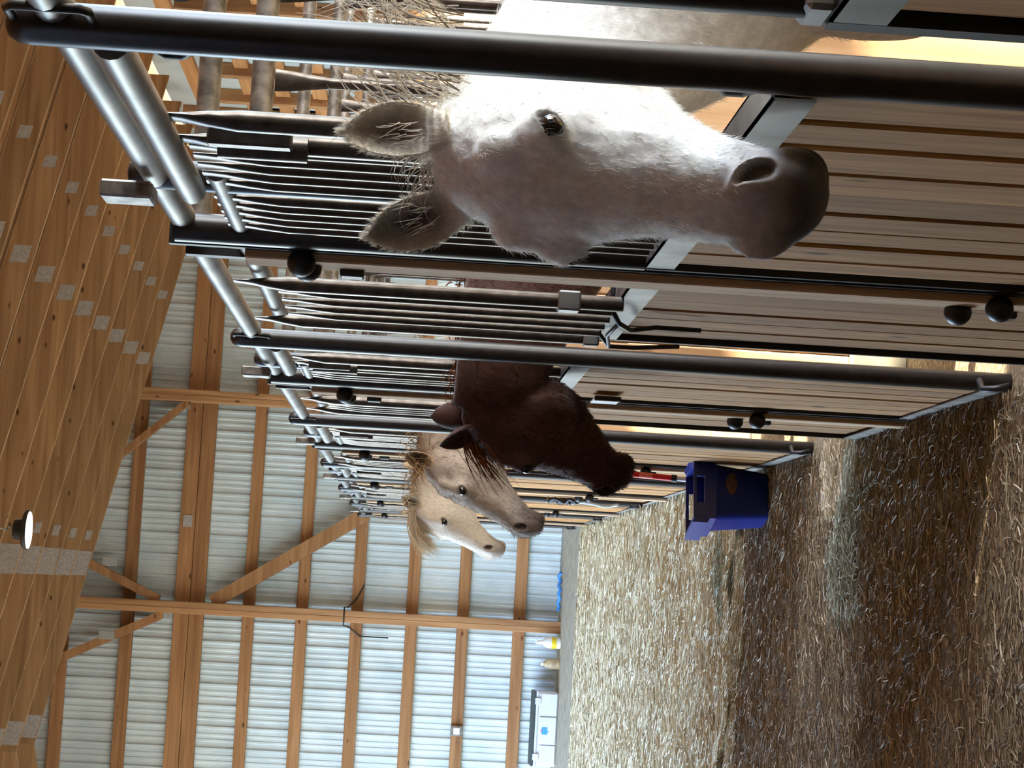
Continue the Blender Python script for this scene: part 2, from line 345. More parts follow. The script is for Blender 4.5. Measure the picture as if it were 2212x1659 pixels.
def grill_panel(k, y0, L):
    """lower planks, head gap, then upright bars"""
    s = L / 3.32; P0, P1 = y0 + .05, y0 + 1.5 * s
    if k == 1: P1 = y0 + 1.08
    o = empty('stall_barrier', (A, (P0 + P1) / 2, 0)); x = A
    build(channel(P0, P1, 1.235, 1.295, x - .024, x + .03), 'cap_channel', CAPM, o)
    build(channel(P0, P1, .01, .07, x - .024, x + .03, True), 'base_channel', GALVD, o)
    planks(o, x + .003, P0 + .004, P1 - .02, .03, 1.265, W_PLANK)
    build(MB().box(x - .026, x + .03, P1 - .018, P1, .0, 1.29), 'edge_frame', BLACK, o)
    B0 = y0 + .49 * min(1, s); mid = y0 + 1.05 * s
    if k == 1: mid = y0 + .75
    put('bar', BAR_THICK, BARM, o, (x, B0, 0))
    yb = B0 + .13
    build(MB().cbox(x - .03, x + .012, B0 + .03, B0 + .06, 1.95, 2.08, .003), 'latch_plate', BARM, o)
    build(MB().tube([(x - .014, B0 + .12, 1.93), (x - .014, B0 + .12, 2.07)], .02, 16), 'latch_sleeve', BARM, o, 'auto')
    put('bar', BAR_THICK, BARM, o, (x, yb + .02, 0))
    yy = yb + .075
    while yy < P1 - .05:
        if abs(yy - mid) > .04: put('bar', BAR_F, BARM, o, (x, yy, 0))
        yy += .072
    build(MB().tube([(x - .01, y0 + .03, 2.155), (x - .01, mid - .02, 2.155)], .0245, 14), 'grill_rail', GALV, o, 'auto')
    build(MB().tube([(x + .01, mid - .12, 2.105), (x + .01, P1 - .02, 2.105)], .020, 14), 'grill_rail', GALV, o, 'auto')
    build(MB().lathe([(.027, 1.295), (.027, 2.25), (.02, 2.27), (.001, 2.275)], 18, (x + .02, mid, 0)), 'middle_post', DARK, o, 'auto')
    build(MB().lathe([(.03, 1.295), (.03, 2.235)], 18, (x, P1 - .02, 0)), 'end_post', DARK, o, 'auto')
    build(MB().cbox(x - .05, x - .02, mid - .14, mid - .06, 2.21, 2.3, .004), 'rail_clamp', GALVD, o)
    w = who[k] if k < 4 else None
    lab = f'barred stall front panel of vertical planks that {w} leans out over' if w else f'small barred plank stall front, {["nearest", "middle", "last"][k - 4]} of those beyond the horses'
    tag(o, lab, 'stall panel', 'barred stall front panels'); return P1
BUF = [(max(.0003, .029 * math.cos(q)), .029 * math.sin(q)) for q in np.linspace(-math.pi / 2, math.pi / 2, 11)]
def jamb(k, y):
    o = empty('jamb_post', (A, y, 0)); x = A
    build(MB().box(x - .03, x + .03, y, y + .022, 0, 2.25), 'steel_flange', BLACK, o)
    build(MB().cbox(x - .046, x + .02, y + .024, y + .125, 0, 2.1, .003), 'jamb_board', W_STRIP, o)
    build(MB().box(x - .03, x + .03, y + .127, y + .16, 0, 2.23), 'steel_flange', BLACK, o)
    build(MB().lathe(BUF, 16, (x - .05, y + .03, 1.985)), 'rubber_buffer', RUBBER, o, True)
    build(MB().lathe(BUF, 16, (x - .05, y + .09, 1.975)), 'rubber_buffer', RUBBER, o, True)
    build(MB().cbox(x - .06, x - .03, y + .1, y + .15, 1.86, 1.91, .004), 'rubber_block', RUBBER, o)
    for z, yy in ((.62, y + .11), (.555, y + .03)): build(MB().lathe(BUF, 16, (x - .055, yy, z)), 'rubber_buffer', RUBBER, o, True)
    build(MB().cbox(x - .06, x - .03, y + .12, y + .17, .49, .535, .004), 'rubber_block', RUBBER, o)
    w = who[k] if k < 4 else None
    tag(o, f'black steel and timber jamb with rubber buffers just beyond {w}' if w else f'tiny black jamb post, {["nearest", "middle", "last"][k - 4]} of those past the cream horse', 'jamb', 'jamb posts'); return y + .16
def slide_door(k, q0, q1):
    o = empty('stall_door', (A, (q0 + q1) / 2, 0)); x = A
    planks(o, x + .003, q0 + .01, q1 - .012, .04, 1.255, W_PLANK, .15, .011)
    build(channel(q0, q1, 1.235, 1.3, x - .03, x + .03), 'cap_channel', CAPM, o)
    build(channel(q0, q1, .015, .075, x - .03, x + .03, True), 'base_channel', GALVD, o)
    build(MB().box(x - .03, x + .03, q1 - .01, q1 + .006, .02, 1.29), 'edge_frame', BLACK, o)
    xg = .635; g0 = q0 + .22 * (q1 - q0); g1 = q1 - .13
    put('bar', BAR_THICK, BARM, o, (xg, g0, 0)); put('bar', BAR_THICK, BARM, o, (xg, g1, 0))
    nb = 5
    for i in range(1, nb): put('bar', BAR_G, BARM, o, (xg, g0 + (g1 - g0) * i / nb, 0))
    build(MB().tube([(A - .005, q0 - .14, 2.1), (A - .005, q1 + .05, 2.1)], .022, 14), 'grill_rail', GALV, o, 'auto')
    build(MB().cbox(xg - .022, xg + .022, g0 - .02, g0 + .03, 1.39, 1.44, .004), 'bar_clip', GALV, o)
    build(MB().cbox(xg - .02, xg + .02, g1 - .02, g1 + .02, 1.29, 1.33, .004), 'end_clip', GALV, o)
    w = who[k] if k < 4 else None
    tag(o, f'narrow sliding plank door with a bar grill beyond {w}' if w else f'tiny sliding plank door, {["nearest", "middle", "last"][k - 4]} of those past the cream horse', 'door', 'sliding stall doors')
for k, y0 in enumerate(PIPES[:-1]):
    L = PIPES[k + 1] - y0
    pipe_post(y0, k)
    p1 = grill_panel(k, y0, L)
    j1 = jamb(k, p1 + .001)
    q1 = PIPES[k + 1] - (.69 if k == 0 else .98 if k == 1 else .60)
    slide_door(k, j1 + .001, q1)
pipe_post(PIPES[-1], 6)
# the stall nearest the camera, cut by the frame
o = empty('stall_door', (A, 1.9, 0)); tag(o, 'plank stall door at the frame edge before the white horse', 'door', 'sliding stall doors')
planks(o, A + .003, 1.27, 2.21, .04, 1.255, W_PLANK, .15, .011)
build(channel(1.2, 2.21, 1.235, 1.3, A - .03, A + .03), 'cap_channel', CAPM, o); build(MB().box(A - .03, A + .03, 2.212, 2.242, .0, 1.3), 'edge_frame', BLACK, o)
build(MB().lathe([(.03, 1.33), (.03, 2.3)], 18, (A, 2.20, 0)), 'end_post', DARK, o, 'auto')
build(MB().cbox(A - .03, A + .03, 2.16, 2.235, 1.3, 1.335, .006), 'end_cap', GALV, o)
# overhead track
trk = build(MB().tube([(A + .02, .5, 2.222), (A + .02, 21.3, 2.222)], .026, 16), 'door_track', GALV, None, 'auto')
tag(trk, 'long galvanised pipe track running along the top of all stalls', 'track')
trk2 = build(MB().tube([(A + .05, .5, 2.06), (A + .05, 2.5, 2.06)], .026, 16), 'grill_rail_pipe', GALVD, None, 'auto'); tag(trk2, 'short galvanised pipe rail behind the nearest dark post', 'rail')
# partitions between the stalls
BAR_P = bar_mesh(1.33, 2.07, .0115, 'X', .024)
def xplanks(parent, y, x0, x1, z0, z1, mat, pitch=.165):
    k = round((x1 - x0) / pitch); p = (x1 - x0) / k; me = MB().cbox(0, p - .006, -.02, .02, z0, z1, .004).mesh('plank')
    for i in range(k): put('plank', me, mat, parent, (x0 + i * p, y, 0))
for k, y in enumerate(PART_Y):
    o = empty('stall_partition', (2.6, y, 0)); x0, x1 = A + .05, XR - .15
    if k in (1, 2, 3): xplanks(o, y, x0, x1, .2, 1.29, W_PART)
    else: build(MB().box(x0, x1, y - .02, y + .02, .2, 1.29), 'plank_wall', W_PART, o)
    build(MB().cbox(x0, x1, y - .06, y + .06, 0, .2, .005), 'concrete_curb', CONC, o)
    build(MB().box(x0, x1, y - .03, y + .03, 1.29, 1.335), 'cap_channel', GALVD, o)
    for z in (2.095, 2.205): build(MB().tube([(x0, y, z), (x1, y, z)], .024, 14), 'grill_rail', GALVD, o, 'auto')
    xx = x0 + .2
    while xx < x1: put('bar', BAR_P, BARM, o, (xx, y, 0)); xx += .1 if k < 1 else .095
    lab = ['partition wall of the nearest stall, at the frame edge', 'plank and bar partition just behind the white horse', 'plank and bar partition just behind the chestnut horse', 'plank and bar partition behind the dun horse', 'plank and bar partition behind the pale cream horse', 'far plank and bar partition, next to last in the row', 'last plank and bar partition before the far wall'][k]
    tag(o, lab, 'partition', 'stall partitions')
# ------------------------------------------------------------------ horses
HEAD_ST = np.array([
    # t      fd     fv     wt     wm     wl
    [-.045, -.035, -.075, .022, .030, .018],
    [-.030, -.005, -.115, .045, .056, .030],
    [.000,  .022, -.150, .064, .070, .042],
    [.040,  .040, -.180, .076, .078, .046],
    [.085,  .052, -.208, .084, .085, .050],
    [.130,  .058, -.235, .092, .090, .052],
    [.175,  .059, -.248, .099, .092, .054],
    [.215,  .057, -.250, .099, .090, .054],
    [.260,  .051, -.232, .086, .082, .051],
    [.300,  .046, -.206, .078, .075, .048],
    [.335,  .042, -.172, .071, .066, .042],
    [.380,  .039, -.143, .069, .058, .037],
    [.430,  .037, -.122, .066, .053, .035],
    [.470,  .036, -.110, .064, .054, .036],
    [.505,  .034, -.100, .059, .057, .038],
    [.535,  .030, -.102, .061, .061, .041],
    [.560,  .020, -.100, .057, .060, .040],
    [.580,  .004, -.092, .047, .053, .034],
    [.594, -.014, -.078, .032, .038, .024],
    [.600, -.030, -.062, .015, .018, .012]])
def interp_smooth(x, xp, fp):
    # monotone-ish cubic (Catmull-Rom) resampling
    out = np.empty((len(x), fp.shape[1]))
    d = np.gradient(fp, xp, axis=0)
    for i, q in enumerate(x):
        k = min(max(np.searchsorted(xp, q) - 1, 0), len(xp) - 2); h = xp[k + 1] - xp[k]; s = (q - xp[k]) / h
        out[i] = ((2 * s**3 - 3 * s**2 + 1) * fp[k] + (s**3 - 2 * s**2 + s) * h * d[k] + (-2 * s**3 + 3 * s**2) * fp[k + 1] + (s**3 - s**2) * h * d[k + 1])
    return out
def unit(v): v = np.asarray(v, float); return v / np.linalg.norm(v)
def horse(name, label, poll, T, F, chest, bdir, S=1.0, voxel=.006, colour=None, ears=None, neck_bend=None, neck_h=(.115, .30), eye_mat=None, coat=None, inner=None, wide=1.0, deep=1.0, jaw=0.0):
    poll = np.array(poll, float); T = unit(T); F = np.array(F, float); F = unit(F - T * (F @ T)); LT = unit(np.cross(F, T)) * 1.0
    # horse's left when facing F with T pointing down: up x F
    LT = unit(np.cross(-T, F)); chest = np.array(chest, float) + np.array([0, 0, 1.16 * S]); bdir = unit(bdir); blat = unit(np.cross([0, 0, 1], bdir)) * 1.0
    H = lambda x, t, f: poll + S * (LT * x * wide + T * t + F * f * deep)
    mb = MB()
    ts = np.concatenate([np.linspace(-.045, .55, 34), np.linspace(.56, .6, 7)])
    st = interp_smooth(ts, HEAD_ST[:, 0], HEAD_ST[:, 1:])
    svals = np.array([0, .02, .07, .15, .26, .40, .55, .70, .82, .92, .98, 1.0])
    rings = []
    for t, (fd, fv, wt, wm, wl) in zip(ts, st):
        fv -= jaw * math.exp(-((t - .37) / .09)**2)
        wp = np.interp(svals, [0, .02, .07, .15, .26, .55, .82, .92, .98, 1.0], [0, wt * .38, wt * .68, wt * .9, wt, wm, wl * 1.05, wl * .72, wl * .35, 0])
        fl = fd + (fv - fd) * svals
        rr = [H(w, t, f_) for w, f_ in zip(wp, fl)] + [H(-w, t, f_) for w, f_ in list(zip(wp, fl))[-2:0:-1]]
        rings.append(rr)
    mb.loft(rings)
    LW, FD = LT * wide, F * deep
    def blob(c, ax, n=14):
        # ellipsoid given by three axis vectors
        c = np.array(c); rr = []
        for i in range(n + 1):
            ph = -math.pi / 2 + math.pi * i / n; ph = max(min(ph, 1.53), -1.53)
            rr.append([c + ax[2] * math.sin(ph) + (ax[0] * math.cos(q) + ax[1] * math.sin(q)) * math.cos(ph) for q in [2 * math.pi * k / 16 for k in range(16)]])
        mb.loft(rr)
    for sx in (-1, 1):
        blob(H(sx * .080, .180, .012), [LW * .036 * S, FD * .036 * S, T * .05 * S])          # orbit
        blob(H(sx * .060, .120, .028), [LW * .034 * S, FD * .03 * S, T * .05 * S])           # temple
        blob(H(sx * .060, .290, -.020), [LW * .022 * S, FD * .022 * S, (T * .11 - FD * .01) * S])  # facial crest
        blob(H(sx * .046, .505, .004), [LW * .024 * S, FD * .034 * S, T * .045 * S])          # nostril wing
        blob(H(sx * .052, .190, -.14), [LW * .040 * S, FD * .10 * S, T * .10 * S])            # cheek
    blob(H(0, .555, -.085), [LW * .034 * S, FD * .026 * S, T * .036 * S])                     # chin
    # neck
    p0 = H(0, .03, -.085); p3 = chest + bdir * .34 + np.array([0, 0, .10])
    nb = np.array(neck_bend) if neck_bend is not None else H(0, -.06, -.36)
    p2 = p3 - bdir * .22 + np.array([0, 0, .16])
    rings = []
    for i in range(17):
        s = i / 16; q = (1 - s)**3 * p0 + 3 * (1 - s)**2 * s * nb + 3 * (1 - s) * s * s * p2 + s**3 * p3
        dq = 3 * (1 - s)**2 * (nb - p0) + 6 * (1 - s) * s * (p2 - nb) + 3 * s * s * (p3 - p2); dq = unit(dq)
        u0 = unit((1 - s) * (-T + .3 * F) + s * np.array([0, 0, 1.])); u = unit(u0 - dq * (u0 @ dq)); w = np.cross(dq, u)
        hh = (neck_h[0] + (neck_h[1] - neck_h[0]) * s**1.15) * S; hw = (.062 + (.165 - .062) * s**1.1) * S
        rings.append([q + u * hh * math.cos(a) * (1 if math.cos(a) < 0 else 1) + w * hw * math.sin(a) * (1 - .25 * max(0, math.cos(a))) for a in [2 * math.pi * k / 24 for k in range(24)]])
    mb.loft(rings)
    # trunk
    Z = np.array([0, 0, 1.])
    B = lambda s, l, z: np.array([chest[0], chest[1], 0]) + bdir * s * S + blat * l * S + Z * z * S
    rings = []
    for s, zc, hh, hw in ((0, 1.16, .10, .07), (.04, 1.16, .19, .13), (.12, 1.16, .28, .19), (.3, 1.14, .35, .24), (.5, 1.13, .36, .265), (.8, 1.11, .335, .285), (1.1, 1.12, .325, .285), (1.35, 1.15, .325, .275), (1.52, 1.17, .29, .24), (1.62, 1.17, .22, .17), (1.66, 1.17, .11, .08)):
        rings.append([B(s, hw * math.sin(a), zc + hh * math.cos(a)) for a in [2 * math.pi * k / 24 for k in range(24)]])
    mb.loft(rings)
    for sl in (-1, 1):
        mb.tube([B(.26, sl * .13, 1.05), B(.24, sl * .135, .82), B(.27, sl * .13, .62), B(.26, sl * .13, .46), B(.27, sl * .13, .40), B(.275, sl * .13, .22), B(.27, sl * .13, .13), B(.25, sl * .13, .07), B(.235, sl * .13, .03), B(.23, sl * .13, .002)], [.14 * S, .10 * S, .066 * S, .05 * S, .046 * S, .03 * S, .038 * S, .036 * S, .055 * S, .062 * S], 14)
        mb.tube([B(1.36, sl * .13, 1.12), B(1.28, sl * .15, .9), B(1.36, sl * .14, .7), B(1.5, sl * .13, .53), B(1.52, sl * .13, .46), B(1.50, sl * .13, .24), B(1.48, sl * .13, .13), B(1.46, sl * .13, .07), B(1.44, sl * .13, .03), B(1.435, sl * .13, .002)], [.2 * S, .16 * S, .085 * S, .056 * S, .052 * S, .033 * S, .04 * S, .036 * S, .055 * S, .062 * S], 14)
    me = mb.mesh('tmp'); ob = bpy.data.objects.new('tmp', me); COL.objects.link(ob)
    md = ob.modifiers.new('r', 'REMESH'); md.mode = 'VOXEL'; md.voxel_size = voxel
    dg = bpy.context.evaluated_depsgraph_get(); nm = bpy.data.meshes.new_from_object(ob.evaluated_get(dg)); bpy.data.objects.remove(ob)
    nv = len(nm.vertices); V = np.empty(nv * 3); nm.vertices.foreach_get('co', V); V = V.reshape(-1, 3)
    E = np.empty(len(nm.edges) * 2, int); nm.edges.foreach_get('vertices', E); E = E.reshape(-1, 2)
    deg = np.bincount(E.ravel(), minlength=nv)[:, None]
    def lap(V, it, lam=.6, mask=1):
        for _ in range(it):
            acc = np.zeros_like(V)
            for c_ in range(3):
                acc[:, c_] = np.bincount(E[:, 0], V[E[:, 1], c_], nv) + np.bincount(E[:, 1], V[E[:, 0], c_], nv)
            V = V + lam * mask * (acc / np.maximum(deg, 1) - V)
        return V
    V = lap(V, int(9 * (.006 / voxel)**1.5) + 3)
    def hc(V):
        d = (V - poll) / S; return d @ LT / wide, d @ T, d @ F / deep
    x, t, f_ = hc(V)
    nrm = lambda: np.array([v[:] for v in []])
    # ---- sculpted detail in head coordinates
    col = np.ones((nv, 4)); col[:, :3] = colour['base']
    feats = {}
    for sx in (-1, 1):
        # eye
        sel = (np.abs(t - .198) < .012) & (np.abs(f_ - .018) < .012) & (x * sx > 0) & (np.abs(x) < .2)
        xe = np.max(np.abs(x[sel])) if sel.any() else .11
        et, ef = .198, .016
        near = (x * sx > .05) & (np.abs(t - et) < .08) & (np.abs(f_ - ef) < .07) & (np.abs(x) < .2)
        a = (t - et) * .94 + (f_ - ef) * .34; bb = -(t - et) * .34 + (f_ - ef) * .94
        rr = np.sqrt((a / .0215)**2 + (bb / .0135)**2)
        inn = near & (rr < 1); disp = np.zeros(nv)
        disp[inn] -= .013 * (1 - rr[inn]**3)
        rim = near & (rr >= .9) & (rr < 1.9); disp[rim] += .0055 * np.exp(-((rr[rim] - 1.25) / .28)**2)
        # hollow above the eye, groove under it
        d2 = ((t - .120) / .030)**2 + ((f_ - .0) / .022)**2; hol = near | ((x * sx > .03) & (d2 < 6))
        disp -= np.where(hol & (x * sx > .02) & (np.abs(x) < .2), .007 * np.exp(-d2), 0)
        V = V + (LT * sx)[None] * (disp * S)[:, None]
        k = near & (rr < 2.2)
        dk = np.clip(1.6 - rr, 0, .9)[:, None] * np.where(near, 1, 0)[:, None]
        col[:, :3] = col[:, :3] * (1 - dk) + np.array(colour['eye_rim']) * dk
        feats['eye', sx] = (xe, et, ef)
        # nostril
        nt_, nf = .508, .012
        near = (x * sx > .018) & (np.abs(t - nt_) < .07) & (np.abs(f_ - nf) < .06) & (np.abs(x) < .1)
        ca, sa = math.cos(.5), math.sin(.5)
        a = (t - nt_) * ca - (f_ - nf) * sa; bb = (t - nt_) * sa + (f_ - nf) * ca
        wid = .0165 * (1 + .4 * np.clip(a / .03, -1, 1)); rr = np.sqrt((a / .033)**2 + (bb / wid)**2)
        disp = np.where(near & (rr < 1), -.026 * (1 - rr**4), 0) + np.where(near & (rr >= .85) & (rr < 2.1), .0055 * np.exp(-((rr - 1.25) / .3)**2), 0)
        V = V + (LT * sx * .85 + F * .5)[None] * (disp * S)[:, None]
        dk = (np.clip((1.0 - rr) * 3, 0, 1) * near)[:, None]
        col[:, :3] = col[:, :3] * (1 - dk) + np.array(colour['nostril']) * dk
        # mouth line
    x, t, f_ = hc(V)
    fm = -.066 - .30 * np.clip(.585 - t, 0, .2) * .35
    mz = (t > .455) & (t < .605) & (f_ < -.03) & (np.abs(x) < .09) & (f_ > -.11)
    g_ = np.exp(-((f_ - fm) / .0045)**2) * mz * np.clip((t - .455) / .03, 0, 1)
    V = V - np.sign(x)[:, None] * LT[None] * (g_ * .006 * S)[:, None] - T[None] * (g_ * (t > .57) * .006 * S)[:, None]
    col[:, :3] *= (1 - .75 * g_)[:, None]
    V = lap(V, 1, .5)
    x, t, f_ = hc(V)
    onhead = (np.abs(x) < .16) & (t > -.08) & (t < .65) & (f_ > -.30) & (f_ < .12)
    if coat: col = coat(V, x, t, f_, onhead, col)
    nm.vertices.foreach_set('co', V.ravel()); nm.update()
    Nn = np.empty(nv * 3); nm.vertices.foreach_get('normal', Nn); Nn = Nn.reshape(-1, 3)
    rel = (noise3(V, 55, 41) * .0016 + noise3(V, 120, 42) * .0009 + np.abs(noise3(V, 75, 43)) * -.0012) * onhead * (t < .5)
    V = V + Nn * rel[:, None]; nm.vertices.foreach_set('co', V.ravel()); nm.update()
    nm.polygons.foreach_set('use_smooth', np.ones(len(nm.polygons), bool))
    ca_ = nm.color_attributes.new('Col', 'FLOAT_COLOR', 'POINT'); ca_.data.foreach_set('color', np.clip(col, 0, 1).ravel().astype(np.float32))
    nm.name = name; nm.materials.clear(); nm.materials.append(MATS['horse_coat'])
    root = bpy.data.objects.new(name, nm); COL.objects.link(root); tag(root, label, 'horse', 'horses leaning out of the stalls')
    # ears: cupped shells, joined into the head's surface
    ears = ears or {}
    for sx in (-1, 1):
        tip, face, ln = ears.get(sx, ((sx * .035, -1, .0), (sx * .5, 0, .85), .15))
        eb = ears.get('base', (.052, .012, -.015)); base = H(sx * eb[0], eb[1], eb[2]); ax = unit(LT * tip[0] + T * tip[1] + F * tip[2]); fc = LT * face[0] + T * face[1] + F * face[2]; fc = unit(fc - ax * (fc @ ax)); sd = np.cross(ax, fc)
        rings = []; icol = []
        for i in range(15):
            s = i / 14; w = .045 * S * np.interp(s, [0, .12, .3, .5, .7, .85, .95, 1], [.62, .72, .92, 1, .86, .58, .28, .05]); dep = w * np.interp(s, [0, .3, .7, 1], [.95, .9, .7, .4])
            cen = base + ax * (s * ln * S - .012) + fc * (.012 * S * math.sin(math.pi * s * .9)) - fc * .01
            cup = np.interp(s, [0, .08, .22, .4, .9, 1], [0, .1, .6, 1, 1, .3]); rg = []
            for k in range(28):
                a = 2 * math.pi * k / 28; c_, s_ = math.cos(a), math.sin(a)      # c_>0: front side
                if c_ <= 0: pnt = sd * w * s_ + fc * dep * c_
                else: pnt = sd * (w * s_ * (1 - .12 * cup * c_)) + fc * dep * c_ * ((1 - cup) - cup * .74)
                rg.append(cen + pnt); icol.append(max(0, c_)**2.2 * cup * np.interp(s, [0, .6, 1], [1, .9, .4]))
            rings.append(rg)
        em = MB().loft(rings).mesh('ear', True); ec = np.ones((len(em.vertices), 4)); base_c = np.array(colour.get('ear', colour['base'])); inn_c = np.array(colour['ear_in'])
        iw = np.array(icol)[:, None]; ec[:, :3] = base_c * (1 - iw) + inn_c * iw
        c2 = em.color_attributes.new('Col', 'FLOAT_COLOR', 'POINT'); c2.data.foreach_set('color', ec.ravel().astype(np.float32))
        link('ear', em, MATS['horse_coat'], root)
    for sx in (-1, 1):
        xe, et, ef = feats['eye', sx]; r = .0215 * S
        c_ = H(sx * (xe - .0195 / wide), et, ef)
        em = MB().lathe([(max(.0002, r * math.cos(q)), r * math.sin(q)) for q in np.linspace(-math.pi / 2, math.pi / 2, 13)], 24).mesh('eye', True)
        eo = link('eye', em, MATS['horse_eye']); eo.parent = root; eo.location = c_
    return root, H, V, (x, t, f_)
def strands(name, parent, lines, r, mat, n=4):
    mb = MB()
    for ln in lines:
        k = len(ln); mb.tube([Vector(p) for p in ln], [r * (1 - .75 * (i / (k - 1))**1.5) for i in range(k)], n, True)
    return build(mb, name, mat, parent, True)
def lock(rng, root, d0, grav, ln, wav=.01, n=8):
    # one hair: leaves along d0, bends towards grav
    p = np.array(root, float); d = unit(d0); out = [p.copy()]; g = np.array(grav, float); ph = rng.uniform(0, 6)
    for i in range(n - 1):
        d = unit(d + g * (i + 1) / n * .55 + rng.normal(0, wav, 3)); p = p + d * ln / (n - 1); out.append(p.copy())
    return out
attrmat('horse_coat', .75, .25, .16, 70, .35, .25)
m, n, L, b = newmat('horse_eye'); b.inputs['Base Color'].default_value = (.008, .006, .005, 1); b.inputs['Roughness'].default_value = .06; b.inputs['Coat Weight'].default_value = .5
n_ = n.new('ShaderNodeTexNoise'); n_.inputs['Scale'].default_value = 200; rr_ = ramp(n, [(.3, (.006, .004, .003, 1)), (.8, (.014, .009, .006, 1))]); L.new(n_.outputs['Fac'], rr_.inputs[0]); L.new(rr_.outputs[0], b.inputs['Base Color'])
def hairmat(name, c, var=.25):
    m, n, L, b = newmat(name); df = n.new('ShaderNodeBsdfDiffuse'); tr = n.new('ShaderNodeBsdfTranslucent'); ms = n.new('ShaderNodeMixShader'); ms.inputs[0].default_value = .45
    g = n.new('ShaderNodeNewGeometry'); r = ramp(n, [(0, tuple(list(np.array(c[:3]) * (1 - var)) + [1])), (1, tuple(list(np.minimum(1, np.array(c[:3]) * (1 + var))) + [1]))]); L.new(g.outputs['Random Per Island'], r.inputs[0])
    L.new(r.outputs[0], df.inputs[0]); L.new(r.outputs[0], tr.inputs[0]); L.new(df.outputs[0], ms.inputs[1]); L.new(tr.outputs[0], ms.inputs[2]); L.new(ms.outputs[0], n['Material Output'].inputs[0]); return m
H_GREY = hairmat('grey_mane_hair', rgb(226, 220, 208)); H_DGREY = hairmat('dark_grey_mane_hair', rgb(140, 128, 112))
H_CHEST = hairmat('chestnut_mane_hair', rgb(128, 74, 42)); H_BLOND = hairmat('blond_mane_hair', rgb(218, 198, 166)); H_DUN = hairmat('dun_mane_hair', rgb(190, 158, 118))
lin = lambda r, g, b_: np.array(rgb(r, g, b_)[:3])
def sstep(a, b_, v): q = np.clip((v - a) / (b_ - a), 0, 1); return q * q * (3 - 2 * q)
def mixc(col, w, c): w = np.clip(w, 0, 1)[:, None]; col[:, :3] = col[:, :3] * (1 - w) + np.asarray(c) * w
def noise3(V, sc_, seed):
    rg = np.random.default_rng(seed); out = np.zeros(len(V))
    for i in range(7):
        k = rg.normal(0, sc_, 3); out += np.sin(V @ k + rg.uniform(0, 6.28))
    return out / 3.7

def coat_white(V, x, t, f_, oh, col):
    nz = noise3(V, 25, 3)
    mixc(col, oh * sstep(.40, .56, t + .012 * nz - .15 * np.clip(f_ + .03, 0, 1)) * .9, lin(92, 80, 72))
    mixc(col, oh * sstep(.525, .585, t + .01 * nz), lin(46, 38, 36))
    mixc(col, oh * np.exp(-((t - .16) / .16)**2) * np.exp(-(x / .05)**2) * (f_ > 0) * .12, lin(150, 138, 120))
    mixc(col, oh * np.clip(nz, 0, 1) * .10, lin(176, 166, 150))
    mixc(col, oh * sstep(.49, .54, t) * sstep(.015, .04, -x) * sstep(.0, .04, -f_ + .02) * .85, lin(30, 25, 24))
    # tear streak below the eye
    mixc(col, oh * np.exp(-((t - .243) / .025)**2 - ((f_ - .0) / .012)**2) * (np.abs(x) > .05) * .55, lin(120, 112, 104))
    return col
TW = unit([-.13, -.40, -1])
rootW, HW, VW, _ = horse('horse', 'white horse with dark muzzle, head out over the nearest stall front', (.583, 2.85, 1.713), TW, (-.755, -.656, 0), (.92, 3.16, 0), (1, .02, 0), .90, .005,
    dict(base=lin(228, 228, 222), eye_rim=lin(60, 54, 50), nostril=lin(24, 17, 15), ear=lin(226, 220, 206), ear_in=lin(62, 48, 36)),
    ears={'base': (.066, .002, -.005), 1: ((.16, -1, .42), (.85, 0, .6), .165), -1: ((-.22, -1, .42), (.30, 0, .9), .17)}, coat=coat_white, neck_h=(.13, .33), neck_bend=(.78, 3.4, 1.60), wide=1.25, deep=1.1)
rg = np.random.default_rng(11)
# pale hair inside the ears, forelock and mane of the white horse
for sx in (-1, 1):
    lines = []
    for _ in range(24): lines.append(lock(rg, HW(sx * (.066 + rg.uniform(-.022, .022)), -.015 - rg.uniform(0, .05), .012 + rg.uniform(0, .01)), HW(sx * rg.uniform(-.3, .5), -1, .9) - HW(0, 0, 0), (0, 0, .2), rg.uniform(.02, .045), .12, 5))
    strands('ear_hair', rootW, lines, .0007, H_GREY)['kind'] = 'stuff'
lines = [lock(rg, HW(rg.uniform(-.03, .03), -.03 + rg.uniform(-.01, .02), -.03 + rg.uniform(-.03, .03)), HW(rg.uniform(-.25, .1), -.3, rg.uniform(-.1, .3)) - HW(0, 0, 0), (0, 0, -1), rg.uniform(.05, .10), .05) for _ in range(60)]
strands('forelock', rootW, lines, .0009, H_GREY)
lines = []
for _ in range(260):
    s = rg.uniform(0, 1); p = np.array([.64 + .55 * s, 2.94 + .2 * min(1, s * 1.6), 1.70 + .03 * math.sin(s * 3) + rg.uniform(-.02, .02)]) + rg.normal(0, .012, 3)
    lines.append(lock(rg, p, (rg.normal(.1, .35), rg.normal(-.25, .25), 1.0), (rg.uniform(-.2, .6), -.3, -.35), rg.uniform(.12, .26), .06, 9))
strands('mane', rootW, lines, .0013, H_GREY); strands('mane_dark_locks', rootW, [l for i, l in enumerate([lock(rg, np.array([.66 + .4 * rg.uniform(), 2.95 + rg.uniform(0, .12), 1.70]), (rg.normal(.0, .3), rg.normal(-.3, .2), 1), (.3, -.2, -.3), rg.uniform(.1, .2), .05) for _ in range(45)])], .0012, H_DGREY)

